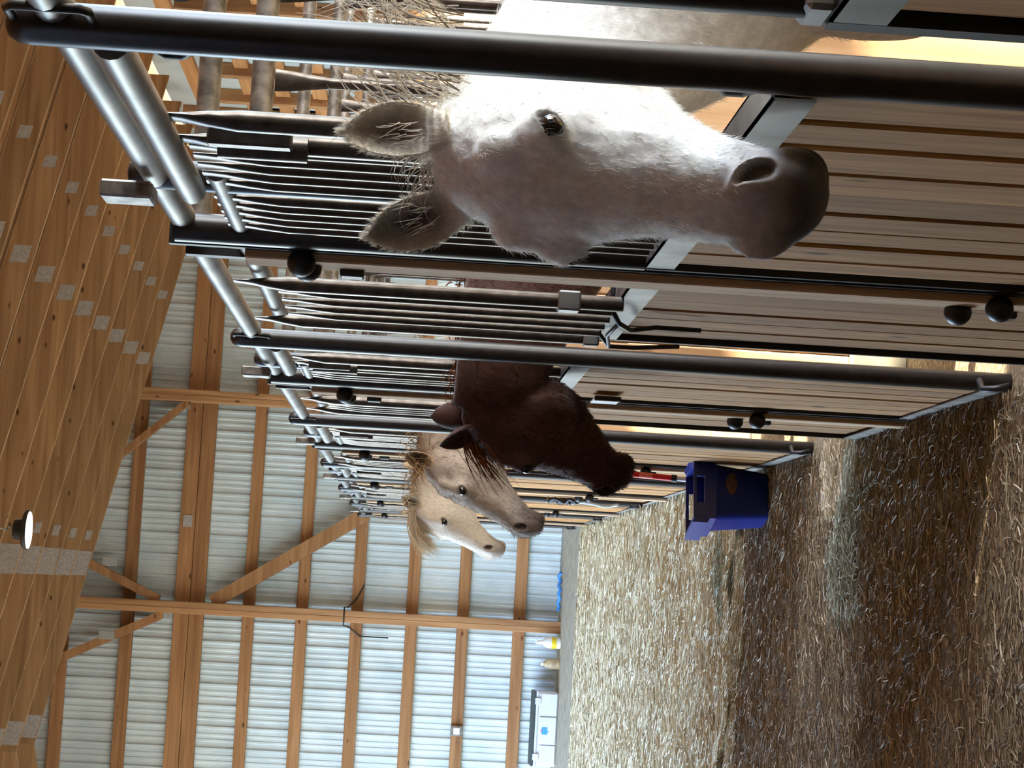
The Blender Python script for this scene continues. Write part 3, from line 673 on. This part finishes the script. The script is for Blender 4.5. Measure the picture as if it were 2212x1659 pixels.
def coat_chest(V, x, t, f_, oh, col):
    nz = noise3(V, 30, 5)
    mixc(col, oh * sstep(.42, .58, t) * .8, lin(40, 24, 19)); mixc(col, oh * np.clip(nz, 0, 1) * .25, lin(98, 56, 36))
    return col
T2 = unit([-.24, .45, -.86])
rootC, HC, VC, _ = horse('horse', 'dark chestnut horse in profile, head low past the second post', (.478, 6.12, 1.575), T2, (-.80, .45, .45), (1.0, 6.22, 0), (1, .06, 0), .97, .008,
    dict(base=lin(66, 37, 26), eye_rim=lin(40, 24, 18), nostril=lin(16, 10, 9), ear_in=lin(58, 36, 26)),
    ears={1: ((.1, -.8, .75), (.9, .3, .2), .14), -1: ((-.1, -1, .5), (-.8, 0, .3), .14)}, coat=coat_chest, neck_h=(.13, .30), jaw=.034)
lines = [lock(rg, HC(rg.uniform(-.05, .05), rg.uniform(-.03, .03), rg.uniform(-.04, .03)), HC(rg.uniform(-.5, .5), .6, rg.uniform(.2, 1)) - HC(0, 0, 0), (-.35, 0, -.5), rg.uniform(.12, .24), .05) for _ in range(160)]
strands('forelock', rootC, lines, .0016, H_CHEST)
lines = [lock(rg, np.array([.56 + .75 * s, 6.16, 1.60 + .05 * s]) + rg.normal(0, .012, 3), (rg.normal(-.1, .3), rg.normal(-.7, .3), .5), (0, -.1, -1.1), rg.uniform(.06, .17), .05) for s in rg.uniform(0, 1, 260)]
strands('mane', rootC, lines, .0016, H_CHEST)

def coat_dun(V, x, t, f_, oh, col):
    nz = noise3(V, 22, 8)
    mixc(col, oh * sstep(.40, .56, t) * .75, lin(92, 80, 74)); mixc(col, oh * np.clip(nz, 0, 1) * .25, lin(186, 170, 150))
    return col
rootD, HD, VD, _ = horse('horse', 'taupe dun horse in profile, third head along the row', (.515, 9.20, 1.675), [-.48, -.05, -.87], (-.87, -.15, .48), (1.02, 9.22, 0), (1, .04, 0), .98, .009,
    dict(base=lin(158, 140, 122), eye_rim=lin(46, 42, 42), nostril=lin(22, 17, 16), ear=lin(176, 148, 112), ear_in=lin(70, 52, 32)),
    ears={1: ((.35, -1, .25), (.7, 0, .6), .15), -1: ((-.3, -1, .3), (-.6, 0, .7), .15)}, coat=coat_dun, neck_h=(.13, .31))
lines = [lock(rg, HD(rg.uniform(-.04, .04), rg.uniform(-.05, .0), rg.uniform(-.08, .02)), HD(rg.uniform(-.5, .8), -.2, rg.uniform(-.3, .8)) - HD(0, 0, 0), (0, 0, -.8), rg.uniform(.08, .2), .06) for _ in range(120)]
strands('forelock', rootD, lines, .002, H_DUN)
lines = [lock(rg, np.array([.60 + .7 * s, 9.2, 1.73 - .02 * s]) + rg.normal(0, .012, 3), (rg.normal(0, .3), rg.normal(-.6, .3), .6), (0, -.1, -1.1), rg.uniform(.08, .2), .05) for s in rg.uniform(0, 1, 160)]
strands('mane', rootD, lines, .0022, H_DUN)

def coat_cream(V, x, t, f_, oh, col):
    nz = noise3(V, 22, 18)
    mixc(col, oh * sstep(.46, .58, t) * .6, lin(128, 110, 100)); mixc(col, oh * np.clip(nz, 0, 1) * .2, lin(150, 134, 114)); mixc(col, oh * np.exp(-(x / .03)**2) * (f_ > .02) * .5, lin(225, 212, 192))
    return col
rootP, HP, VP_, _ = horse('horse', 'pale cream horse with a blond forelock, farthest head', (.425, 12.42, 1.695), [-.42, -.22, -.88], (-.80, -.45, .40), (1.0, 12.4, 0), (1, .0, 0), .98, .010,
    dict(base=lin(196, 180, 158), eye_rim=lin(60, 50, 46), nostril=lin(46, 30, 28), ear=lin(190, 168, 138), ear_in=lin(96, 76, 56)),
    ears={1: ((.35, -1, .15), (.7, 0, .6), .15), -1: ((-.35, -1, .2), (-.5, 0, .8), .16)}, coat=coat_cream, neck_h=(.13, .31))
lines = [lock(rg, HP(rg.uniform(-.04, .04), rg.uniform(-.05, .0), rg.uniform(-.05, .03)), HP(rg.uniform(-.6, -.1), .3, rg.uniform(.3, 1)) - HP(0, 0, 0), (-.2, -.1, -.8), rg.uniform(.15, .34), .05) for _ in range(200)]
strands('forelock', rootP, lines, .0026, H_BLOND)
lines = [lock(rg, np.array([.48 + .7 * s, 12.42, 1.73 - .02 * s]) + rg.normal(0, .012, 3), (rg.normal(0, .3), rg.normal(-.6, .3), .6), (0, -.1, -1.1), rg.uniform(.1, .22), .05) for s in rg.uniform(0, 1, 140)]
strands('mane', rootP, lines, .0026, H_BLOND)
# ------------------------------------------------------------------ fur (short coat hair standing off the skin)
def add_fur(root, region, count, ln, wd, flow, seed, lift=.45, parent=None):
    me = root.data; nv = len(me.vertices); V = np.empty(nv * 3); me.vertices.foreach_get('co', V); V = V.reshape(-1, 3)
    N = np.empty(nv * 3); me.vertices.foreach_get('normal', N); N = N.reshape(-1, 3)
    C = np.empty(nv * 4, np.float32); me.color_attributes['Col'].data.foreach_get('color', C); C = C.reshape(-1, 4)
    idx = np.where(region(V))[0]; rg = np.random.default_rng(seed); k = rg.choice(idx, count)
    P = V[k] + rg.normal(0, .002, (count, 3)); n_ = N[k]; fl = np.array(flow(V[k])) if callable(flow) else np.broadcast_to(np.array(flow, float), n_.shape)
    fl = fl - n_ * np.sum(fl * n_, 1, keepdims=True); fl /= np.maximum(np.linalg.norm(fl, axis=1, keepdims=True), 1e-4)
    d = fl + n_ * lift * rg.uniform(.4, 1.3, (count, 1)) + rg.normal(0, .22, (count, 3)); d /= np.linalg.norm(d, axis=1, keepdims=True)
    side = np.cross(d, rg.normal(0, 1, (count, 3))); side /= np.maximum(np.linalg.norm(side, axis=1, keepdims=True), 1e-4)
    l_ = ln * rg.uniform(.6, 1.25, (count, 1)); P0 = P - n_ * .002
    W = np.stack([P0 + side * wd, P0 - side * wd, P0 + d * l_], 1).reshape(-1, 3)
    cc = np.repeat(C[k] * np.concatenate([np.repeat(rg.uniform(.85, 1.15, (count, 1)), 3, 1), np.ones((count, 1))], 1), 3, 0)
    m2 = bpy.data.meshes.new('coat_hair'); m2.vertices.add(count * 3); m2.vertices.foreach_set('co', W.ravel())
    m2.loops.add(count * 3); m2.loops.foreach_set('vertex_index', np.arange(count * 3)); m2.polygons.add(count)
    m2.polygons.foreach_set('loop_start', np.arange(count) * 3); m2.polygons.foreach_set('loop_total', np.full(count, 3)); m2.update()
    a = m2.color_attributes.new('Col', 'FLOAT_COLOR', 'POINT'); a.data.foreach_set('color', np.clip(cc, 0, 1).ravel().astype(np.float32))
    o = link('coat_hair', m2, MATS['coat_hair'], parent or root); o['kind'] = 'stuff'; return o
m, n, L, b = newmat('coat_hair'); a = n.new('ShaderNodeAttribute'); a.attribute_name = 'Col'; df = n.new('ShaderNodeBsdfDiffuse'); tr = n.new('ShaderNodeBsdfTranslucent'); ms = n.new('ShaderNodeMixShader'); ms.inputs[0].default_value = .5
nz_ = n.new('ShaderNodeTexNoise'); nz_.inputs['Scale'].default_value = 120; hv = n.new('ShaderNodeHueSaturation'); mr = n.new('ShaderNodeMapRange'); mr.inputs['To Min'].default_value = .9; mr.inputs['To Max'].default_value = 1.15; L.new(nz_.outputs['Fac'], mr.inputs[0]); L.new(mr.outputs[0], hv.inputs['Value'])
L.new(a.outputs['Color'], hv.inputs['Color']); L.new(hv.outputs[0], df.inputs[0]); L.new(hv.outputs[0], tr.inputs[0]); L.new(df.outputs[0], ms.inputs[1]); L.new(tr.outputs[0], ms.inputs[2]); L.new(ms.outputs[0], n['Material Output'].inputs[0])
TW_ = tuple(TW)
add_fur(rootW, lambda V: (V[:, 0] < 1.5) & (V[:, 2] > .95) & (V[:, 1] < 3.4) & ((V - HW(0, 0, 0)) @ TW < .43 + .02 * np.sin(V[:, 2] * 200)), 110000, .015, .00045, TW_, 3, .35)
for e_ in [c for c in rootW.children if c.name.startswith('ear') and not c.name.startswith('ear_')]:
    add_fur(e_, lambda V: V[:, 2] > 0, 5000, .012, .0005, (0, 0, 1), 9, .9, e_)
add_fur(rootC, lambda V: (V[:, 0] < 1.0) & (V[:, 2] > .9), 26000, .016, .0009, tuple(T2), 4, .4)
add_fur(rootD, lambda V: (V[:, 0] < .9) & (V[:, 2] > .9), 9000, .018, .0013, (-.4, 0, -.9), 5, .4)

# ------------------------------------------------------------------ straw
def strand_cloud(name, P, ang, ln, wd, lift, curl, mat, seed, label=None, cat=None, tilt=None):
    rg = np.random.default_rng(seed); n_ = len(P); K = 4
    d = np.stack([np.cos(ang), np.sin(ang), np.zeros(n_)], 1); sd = np.stack([-d[:, 1], d[:, 0], np.zeros(n_)], 1)
    cv = rg.normal(0, curl, n_); W = np.empty((n_, K, 3, 3))
    zt = (tilt if tilt is not None else rg.normal(0, .12, n_))
    for i in range(K):
        s = i / (K - 1) - .5
        c = P + d * (ln * s)[:, None] + sd * (cv * ln * (s * s - .08))[:, None]
        c = c.copy(); c[:, 2] += lift * (.25 - s * s) * ln * 4 + np.abs(zt * s) * ln + wd
        for j in range(3):
            a = 2 * math.pi * j / 3 + 1.57
            W[:, i, j] = c + sd * (wd * math.cos(a) * (1 - .35 * abs(s) * 2))[:, None] + np.array([0, 0, 1.]) * (wd * math.sin(a))[:, None]
    nvp = K * 3; base = (np.arange(n_) * nvp)[:, None, None, None]
    f = np.empty((n_, K - 1, 3, 4), int)
    for i in range(K - 1):
        for j in range(3):
            f[:, i, j] = np.array([i * 3 + j, i * 3 + (j + 1) % 3, (i + 1) * 3 + (j + 1) % 3, (i + 1) * 3 + j])
    f = (f + base).reshape(-1)
    me = bpy.data.meshes.new(name); me.vertices.add(n_ * nvp); me.vertices.foreach_set('co', W.reshape(-1)); nf = len(f) // 4
    me.loops.add(nf * 4); me.loops.foreach_set('vertex_index', f); me.polygons.add(nf)
    me.polygons.foreach_set('loop_start', np.arange(nf) * 4); me.polygons.foreach_set('loop_total', np.full(nf, 4)); me.update()
    o = link(name, me, mat); o['kind'] = 'stuff'
    if label: o['label'] = label; o['category'] = cat
    return o
def strawmat(name, cols, scale=35):
    m, n, L, b = newmat(name); g = n.new('ShaderNodeNewGeometry')
    r = ramp(n, cols); L.new(g.outputs['Random Per Island'], r.inputs[0]); L.new(r.outputs[0], b.inputs['Base Color']); b.inputs['Roughness'].default_value = .6
    return m
S_BROWN = strawmat('trampled_straw', [(0, rgb(102, 85, 58)), (.4, rgb(132, 113, 82)), (.75, rgb(156, 137, 102)), (1, rgb(192, 175, 140))])
S_PALE = strawmat('pale_straw', [(0, rgb(176, 160, 120)), (.35, rgb(212, 196, 152)), (.7, rgb(232, 220, 182)), (1, rgb(248, 240, 214))])
S_GREEN = strawmat('green_hay', [(0, rgb(112, 110, 82)), (.4, rgb(150, 148, 118)), (.75, rgb(186, 186, 160)), (1, rgb(226, 226, 208))])
S_BRIGHT = strawmat('bright_straw', [(0, rgb(190, 172, 132)), (1, rgb(240, 230, 200))])
def area(n_, y0, y1, rg, pw=1.0, x1=.64):
    # samples the strip of floor between the stalls and the middle of the aisle
    y = y0 + (y1 - y0) * rg.uniform(0, 1, n_)**pw; x = rg.uniform(0, 1, n_) * (x1 + .1 * y + .15) - .1 * y - .15
    return np.stack([x, y, np.zeros(n_)], 1)
rg = np.random.default_rng(21)
n1 = 26000; P = area(n1, 5.2, 11.2, rg); strand_cloud('trampled_straw', P, rg.normal(0, .75, n1) + (rg.uniform(size=n1) < .25) * rg.uniform(0, 3.14, n1), rg.uniform(.03, .11, n1), rg.uniform(.0010, .0022, n1), .03, .5, S_BROWN, 1, 'trampled brown straw strewn over the aisle floor', 'straw')
n1 = 900; P = area(n1, 5.2, 11.5, rg); strand_cloud('loose_straw', P + np.array([0, 0, .004]), rg.uniform(0, 3.14, n1), rg.uniform(.02, .09, n1), rg.uniform(.0012, .0024, n1), .05, .35, S_BRIGHT, 2, 'bright loose straw stalks lying on the trampled floor', 'straw')
# thick pale straw beyond a ragged edge
def edge_y(x): return 10.72 + .10 * np.sin(x * 5 + 1) + .06 * np.sin(x * 13) - .16 * x
mb = MB(); nx, ny = 60, 80; xs = np.linspace(-2.6, .62, nx); vs = []; 
for j in range(ny):
    for i in range(nx):
        e = edge_y(xs[i]); y = e + (20.4 - e) * (j / (ny - 1))**1.6
        vs.append((xs[i], y, (.002 if j == 0 else .028) + (.012 * math.sin(y * 3.1 + xs[i] * 2) * math.sin(xs[i] * 4.3 + y) if j and j < ny - 2 else 0) + (.012 if j in (1, 2, 3) else 0) - (.026 if j == ny - 1 else 0)))
fs = [(j * nx + i, j * nx + i + 1, (j + 1) * nx + i + 1, (j + 1) * nx + i) for j in range(ny - 1) for i in range(nx - 1)]
m, n, L, b = newmat('straw_bed'); g = n.new('ShaderNodeNewGeometry'); mp = n.new('ShaderNodeMapping'); mp.inputs['Scale'].default_value = (26, 60, 60); L.new(g.outputs['Position'], mp.inputs[0])
t1 = n.new('ShaderNodeTexNoise'); t1.inputs['Scale'].default_value = 1; t1.inputs['Detail'].default_value = 6; L.new(mp.outputs[0], t1.inputs['Vector'])
t2 = n.new('ShaderNodeTexNoise'); t2.inputs['Scale'].default_value = 1.6; t2.inputs['Detail'].default_value = 3; L.new(g.outputs['Position'], t2.inputs['Vector'])
r1 = ramp(n, [(.3, rgb(150, 134, 100)), (.5, rgb(210, 196, 154)), (.7, rgb(240, 230, 198))]); L.new(t1.outputs['Fac'], r1.inputs[0])
r2 = ramp(n, [(.35, (.78, .76, .7, 1)), (.62, (1.05, 1.04, 1.0, 1))]); L.new(t2.outputs['Fac'], r2.inputs[0])
mx = n.new('ShaderNodeMix'); mx.data_type = 'RGBA'; mx.blend_type = 'MULTIPLY'; mx.inputs[0].default_value = 1; L.new(r1.outputs[0], mx.inputs[6]); L.new(r2.outputs[0], mx.inputs[7]); L.new(mx.outputs[2], b.inputs['Base Color']); b.inputs['Roughness'].default_value = .9
bp = n.new('ShaderNodeBump'); bp.inputs['Strength'].default_value = .8; bp.inputs['Distance'].default_value = .015; L.new(t1.outputs['Fac'], bp.inputs['Height']); L.new(bp.outputs[0], b.inputs['Normal'])
bed = build(MB().add(vs, fs), 'straw_bed', m, None, True); bed['kind'] = 'stuff'; bed['label'] = 'thick pale straw bed on the far half of the aisle'; bed['category'] = 'straw'
n1 = 30000; P = area(n1, 10.6, 20.3, rg, 1.5); P = P[P[:, 1] > edge_y(P[:, 0]) - .05]; P[:, 2] = .03; n1 = len(P)
strand_cloud('pale_straw', P, rg.normal(0, .9, n1), rg.uniform(.04, .13, n1), rg.uniform(.0018, .0036, n1), .05, .6, S_PALE, 3, 'loose pale straw stalks on the straw bed', 'straw')
def hay_strip(name, x0, x1, y0, w, h, cnt, mat, seed, label, slope=0.):
    rg = np.random.default_rng(seed); x = rg.uniform(x0, x1, cnt); q = rg.normal(0, 1, cnt); y = y0 + slope * (x - x0) + q * w + .05 * np.sin(x * 9)
    z = np.abs(rg.normal(0, 1, cnt)) * h * np.exp(-q * q / 2) * (.6 + .4 * np.sin(x * 7 + seed))
    return strand_cloud(name, np.stack([x, y, np.maximum(z, 0)], 1), rg.normal(0, .9, cnt), rg.uniform(.04, .13, cnt), rg.uniform(.0010, .0022, cnt), .12, .8, mat, seed, label, 'hay')
hay_strip('hay_windrow', -.05, .64, 8.0, .13, .022, 3200, S_GREEN, 31, 'grey green hay swath across the aisle before the bucket', -.15)
hay_strip('hay_tuft', -.25, .36, 10.95, .16, .03, 2600, S_GREEN, 32, 'green hay tuft at the edge of the pale straw', .2)
hay_strip('hay_heap', .40, .64, 8.3, .10, .05, 1500, S_BRIGHT, 33, 'pale hay heap at the foot of the stall door')
hay_strip('hay_litter', .38, .66, 6.9, .5, .02, 1800, S_BROWN, 34, 'brown hay litter along the foot of the stall panels', -.1)
mbf = hay_strip('hay_fringe', -1.1, .3, 10.72, .07, .03, 3000, S_PALE, 35, 'ragged pale straw fringe where the straw bed begins', -.16)

# ------------------------------------------------------------------ bucket and other things
BLUE = plain('blue_plastic', rgb(30, 42, 120), .28, 0, 12, .08)
def rrect(cx, cy, z, hx, hy, r, n=6):
    pts = []
    for qx, qy, a0 in ((1, 1, 0), (-1, 1, 90), (-1, -1, 180), (1, -1, 270)):
        for i in range(n + 1):
            a = math.radians(a0 + 90 * i / n); pts.append((cx + qx * (hx - r) + r * math.cos(a), cy + qy * (hy - r) + r * math.sin(a), z))
    return pts
bx_, by_ = .495, 9.92
bk = empty('bucket', (bx_, by_, 0)); tag(bk, 'dark blue plastic bucket standing against the stall fronts', 'bucket')
rings = [rrect(bx_, by_, z, hx, hy, r) for z, hx, hy, r in ((.004, .112, .10, .04), (.02, .118, .105, .045), (.262, .142, .128, .05), (.268, .146, .132, .05), (.268, .138, .124, .05), (.03, .112, .10, .04))]
tub = build(MB().loft(rings), 'tub', BLUE, bk, 'auto')
mb = MB(); t = .008
for sy in (-1, 1):      # rim walls with a hand opening each
    y = by_ + sy * .134
    mb.box(bx_ - .145, bx_ + .145, y - t / 2, y + t / 2, .27, .325); mb.box(bx_ - .145, bx_ - .075, y - t / 2, y + t / 2, .3251, .362); mb.box(bx_ + .06, bx_ + .145, y - t / 2, y + t / 2, .3251, .362); mb.box(bx_ - .145, bx_ + .145, y - t / 2, y + t / 2, .3621, .378)
for sx in (-1, 1): mb.box(bx_ + sx * .15 - t / 2, bx_ + sx * .15 + t / 2, by_ - .138, by_ + .138, .27, .378)
rim = build(mb, 'rim', BLUE, bk)
for sx in (-1, 1):
    mb = MB(); x = bx_ + sx * .1545; mb.add([(x, by_ - .14, .37), (x + sx * .022, by_ - .14, .385), (x + sx * .022, by_ + .14, .385), (x, by_ + .14, .37), (x, by_ - .14, .30), (x + sx * .022, by_ - .14, .31), (x + sx * .022, by_ + .14, .31), (x, by_ + .14, .30)], [(0, 1, 2, 3), (7, 6, 5, 4), (0, 4, 5, 1), (1, 5, 6, 2), (2, 6, 7, 3), (3, 7, 4, 0)])
    build(mb, 'flange', BLUE, rim)
STK = plain('brown_sticker', rgb(92, 64, 52), .6, 0, 60, .4)
a_ = [2 * math.pi * k / 20 for k in range(20)]
def yk(z): return by_ - (.105 + .023 * (z - .02) / .242)
ring = [(bx_ + .035 + .055 * math.cos(q), yk(.19 + .028 * math.sin(q)) - .003, .19 + .028 * math.sin(q)) for q in a_]; ring2 = [(x, y + .006, z) for x, y, z in ring]
build(MB().loft([ring, ring2]), 'sticker', STK, tub)
bk.rotation_euler = (0, 0, math.radians(17))
# striped pole behind the bucket
RED = plain('red_paint', rgb(206, 24, 34), .35, 0, 20, .08); WHT = plain('white_plastic', rgb(226, 224, 220), .45, 0, 20, .05)
pl = empty('striped_pole', (.60, 10.12, 0)); tag(pl, 'red and white banded pole leaning beside the blue bucket', 'pole')
pa, pb = Vector((.575, 10.14, .012)), Vector((.628, 10.25, 1.12))
def seg(s0, s1, mat, nm, r=.0155): build(MB().tube([pa.lerp(pb, s0), pa.lerp(pb, s1)], r, 14), nm, mat, pl, 'auto')
seg(0, .36, WHT, 'shaft', .012); seg(.36, .385, RUBBER, 'collar', .019); seg(.385, .47, RED, 'red_band'); seg(.47, .53, plain('pink_band', rgb(232, 120, 112), .4), 'pale_band'); seg(.53, .60, RED, 'red_band'); seg(.60, .68, WHT, 'white_band'); seg(.68, 1, RED, 'red_band')

# along the far wall
YW = 22.55
bxm = empty('storage_box', (-1.5, YW, 0)); tag(bxm, 'white plastic storage box with dark lid on the floor by the far wall', 'box')
LG = plain('light_grey_plastic', rgb(206, 208, 212), .5, 0, 20, .04); LID = plain('dark_green_grey_lid', rgb(62, 74, 72), .5, 0, 20, .08)
build(MB().cbox(-1.90, -1.10, YW - .2, YW + .2, 0.008, .235, .02), 'body', LG, bxm)
for x0, x1 in ((-1.885, -1.67), (-1.355, -1.115)): build(MB().cbox(x0, x1, YW - .215, YW - .195, .02, .19, .006), 'side_rib', LG, bxm)
cpl = build(MB().cbox(-1.66, -1.365, YW - .222, YW - .197, .02, .205, .008), 'centre_plate', LG, bxm)
build(MB().cbox(-1.91, -1.09, YW - .21, YW + .21, .222, .25, .008), 'rim', LG, bxm)
build(MB().cbox(-1.905, -1.095, YW - .205, YW + .205, .25, .285, .012), 'lid', LID, bxm)
LB = plain('blue_print', rgb(64, 150, 214), .5, 0, 20, .05); PK = plain('pink_print', rgb(206, 110, 130), .5)
build(MB().cbox(-1.555, -1.475, YW - .2245, YW - .2215, .115, .175, .001), 'blue_emblem', LB, cpl); build(MB().cbox(-1.535, -1.495, YW - .2244, YW - .2216, .175, .188, .001), 'emblem_crest', PK, cpl); build(MB().cbox(-1.53, -1.515, YW - .2244, YW - .2216, .098, .115, .001), 'emblem_foot', LB, cpl)
for x in (-1.8, -1.2): build(MB().cbox(x - .035, x + .035, YW - .225, YW - .2, .2, .262, .004), 'latch', LG, bxm)
def bottle(x, label, prof, cap, bodym, lab=None):
    o = empty('bottle', (x, YW, 0)); tag(o, label, 'bottle', 'bottles by the far wall')
    build(MB().lathe(prof, 24, (x, YW, 0)), 'body', bodym, o, 'auto'); build(MB().lathe(cap, 16, (x, YW, 0)), 'cap', WHT, o, 'auto')
    if lab: build(MB().lathe(lab[0], 24, (x, YW, 0)), 'paper_label', lab[1], o, 'auto')
YEL = plain('yellow_label', rgb(222, 196, 30), .5, 0, 20, .06)
bottle(-.57, 'white spray bottle with a yellow label by the far wall post', [(.058, .004), (.062, .012), (.062, .125), (.05, .17), (.026, .20), (.02, .225)], [(.024, .225), (.024, .25), (.012, .262), (.001, .263)], WHT, ([(.063, .05), (.064, .052), (.064, .103), (.063, .105)], YEL))
build(MB().tube([(-.57, YW, .255), (-.60, YW - .01, .27), (-.50, YW - .02, .275)], .008, 8), 'spray_nozzle', WHT, bpy.data.objects['bottle'], True)
bottle(-.80, 'beige stained plastic bottle between the spray bottle and storage box', [(.05, .004), (.053, .012), (.053, .13), (.04, .16), (.022, .18)], [(.024, .18), (.024, .21), (.001, .212)], plain('beige_plastic', rgb(190, 168, 130), .5, 0, 25, .3))
hs = build(MB().tube([(.21 - .43 * s + .0 * s, YW + .12 + .03 * math.sin(s * 9), .028 + .02 * math.sin(s * 14)**2) for s in np.linspace(0, 1, 30)], .018, 10), 'water_hose', plain('blue_rubber', rgb(58, 132, 206), .5), None, True); tag(hs, 'bright blue hose lying along the foot of the far wall', 'hose')
th = empty('wall_sensor', (-1.6, YF - .07, 1.06)); tag(th, 'small silver sensor box fixed to a timber girt of the far wall', 'sensor')
hsg = build(MB().cbox(-1.655, -1.545, YF - .10, YF - .05, 1.02, 1.15, .006), 'housing', GALVD, th); build(MB().cbox(-1.635, -1.565, YF - .108, YF - .098, 1.05, 1.12, .004), 'lens', WHT, hsg)
cb = build(MB().tube([(-.05, YF - .06, 2.2), (-.2, YF - .075, 2.27), (-.30, YF - .1, 2.36), (-.305, YF - .275, 2.40), (-.5, YF - .28, 2.40), (-.53, YF - .1, 2.33), (-.62, YF - .06, 2.22), (-.62, YF - .03, 1.9)], .008, 8), 'power_cable', BLACK, None, True); tag(cb, 'thin black cable looping over the middle post of the far wall', 'cable')
# name plate, blanket rack, halter
np_ = empty('name_plate', (A - .035, 6.80, 1.1)); tag(np_, 'small white card with a black clip on the plank stall front', 'card')
build(MB().box(A - .040, A - .034, 6.70, 6.86, 1.062, 1.15), 'card', WHT, np_); build(MB().cbox(A - .046, A - .03, 6.685, 6.705, 1.062, 1.15, .002), 'clip', RUBBER, np_)
rk = empty('blanket_rack', (A - .06, 4.75, 1.25)); tag(rk, 'bent dark wire rack hooked over the first sliding door', 'rack')
def wire(pts, nm, r=.006): build(MB().tube(pts, r, 8), nm, BLACK, rk, True)
wire([(A + .02, 4.52, 1.31), (A - .04, 4.54, 1.31), (A - .07, 4.56, 1.29), (A - .075, 4.62, 1.26), (A - .06, 4.74, 1.24), (A - .045, 4.78, 1.18), (A - .043, 4.80, 1.07)], 'hook')
wire([(A + .02, 4.90, 1.31), (A - .045, 4.95, 1.30), (A - .07, 5.0, 1.27), (A - .06, 5.08, 1.2), (A - .045, 5.12, 1.08)], 'hook'); wire([(A - .07, 4.56, 1.29), (A - .07, 4.78, 1.295), (A - .07, 5.0, 1.27)], 'crossbar', .005)
hl = empty('halter', (A - .035, 14.4, .65)); tag(hl, 'dark halter with a pale lead rope hanging on a far stall door', 'halter')
for cz, cy_, r in ((.70, 14.38, .07), (.64, 14.46, .06), (.60, 14.34, .05)):
    build(MB().tube([(A - .044 + .012 * math.sin(3 * q), cy_ + r * math.cos(q), cz + r * .9 * math.sin(q)) for q in np.linspace(0, 6.283, 17)], .012, 8), 'strap', BLACK, hl, True)
build(MB().tube([(A - .055 + .01 * math.sin(7 * s), 14.4 + .05 * math.sin(9 * s), .6 - .33 * s) for s in np.linspace(0, 1, 16)], .011, 8), 'lead_rope', plain('pale_blue_rope', rgb(190, 204, 216), .7), hl, True)
build(MB().tube([(A - .02, 14.38, .775), (A - .05, 14.38, .775), (A - .06, 14.38, .79)], .007, 8), 'hook', GALV, hl, True)
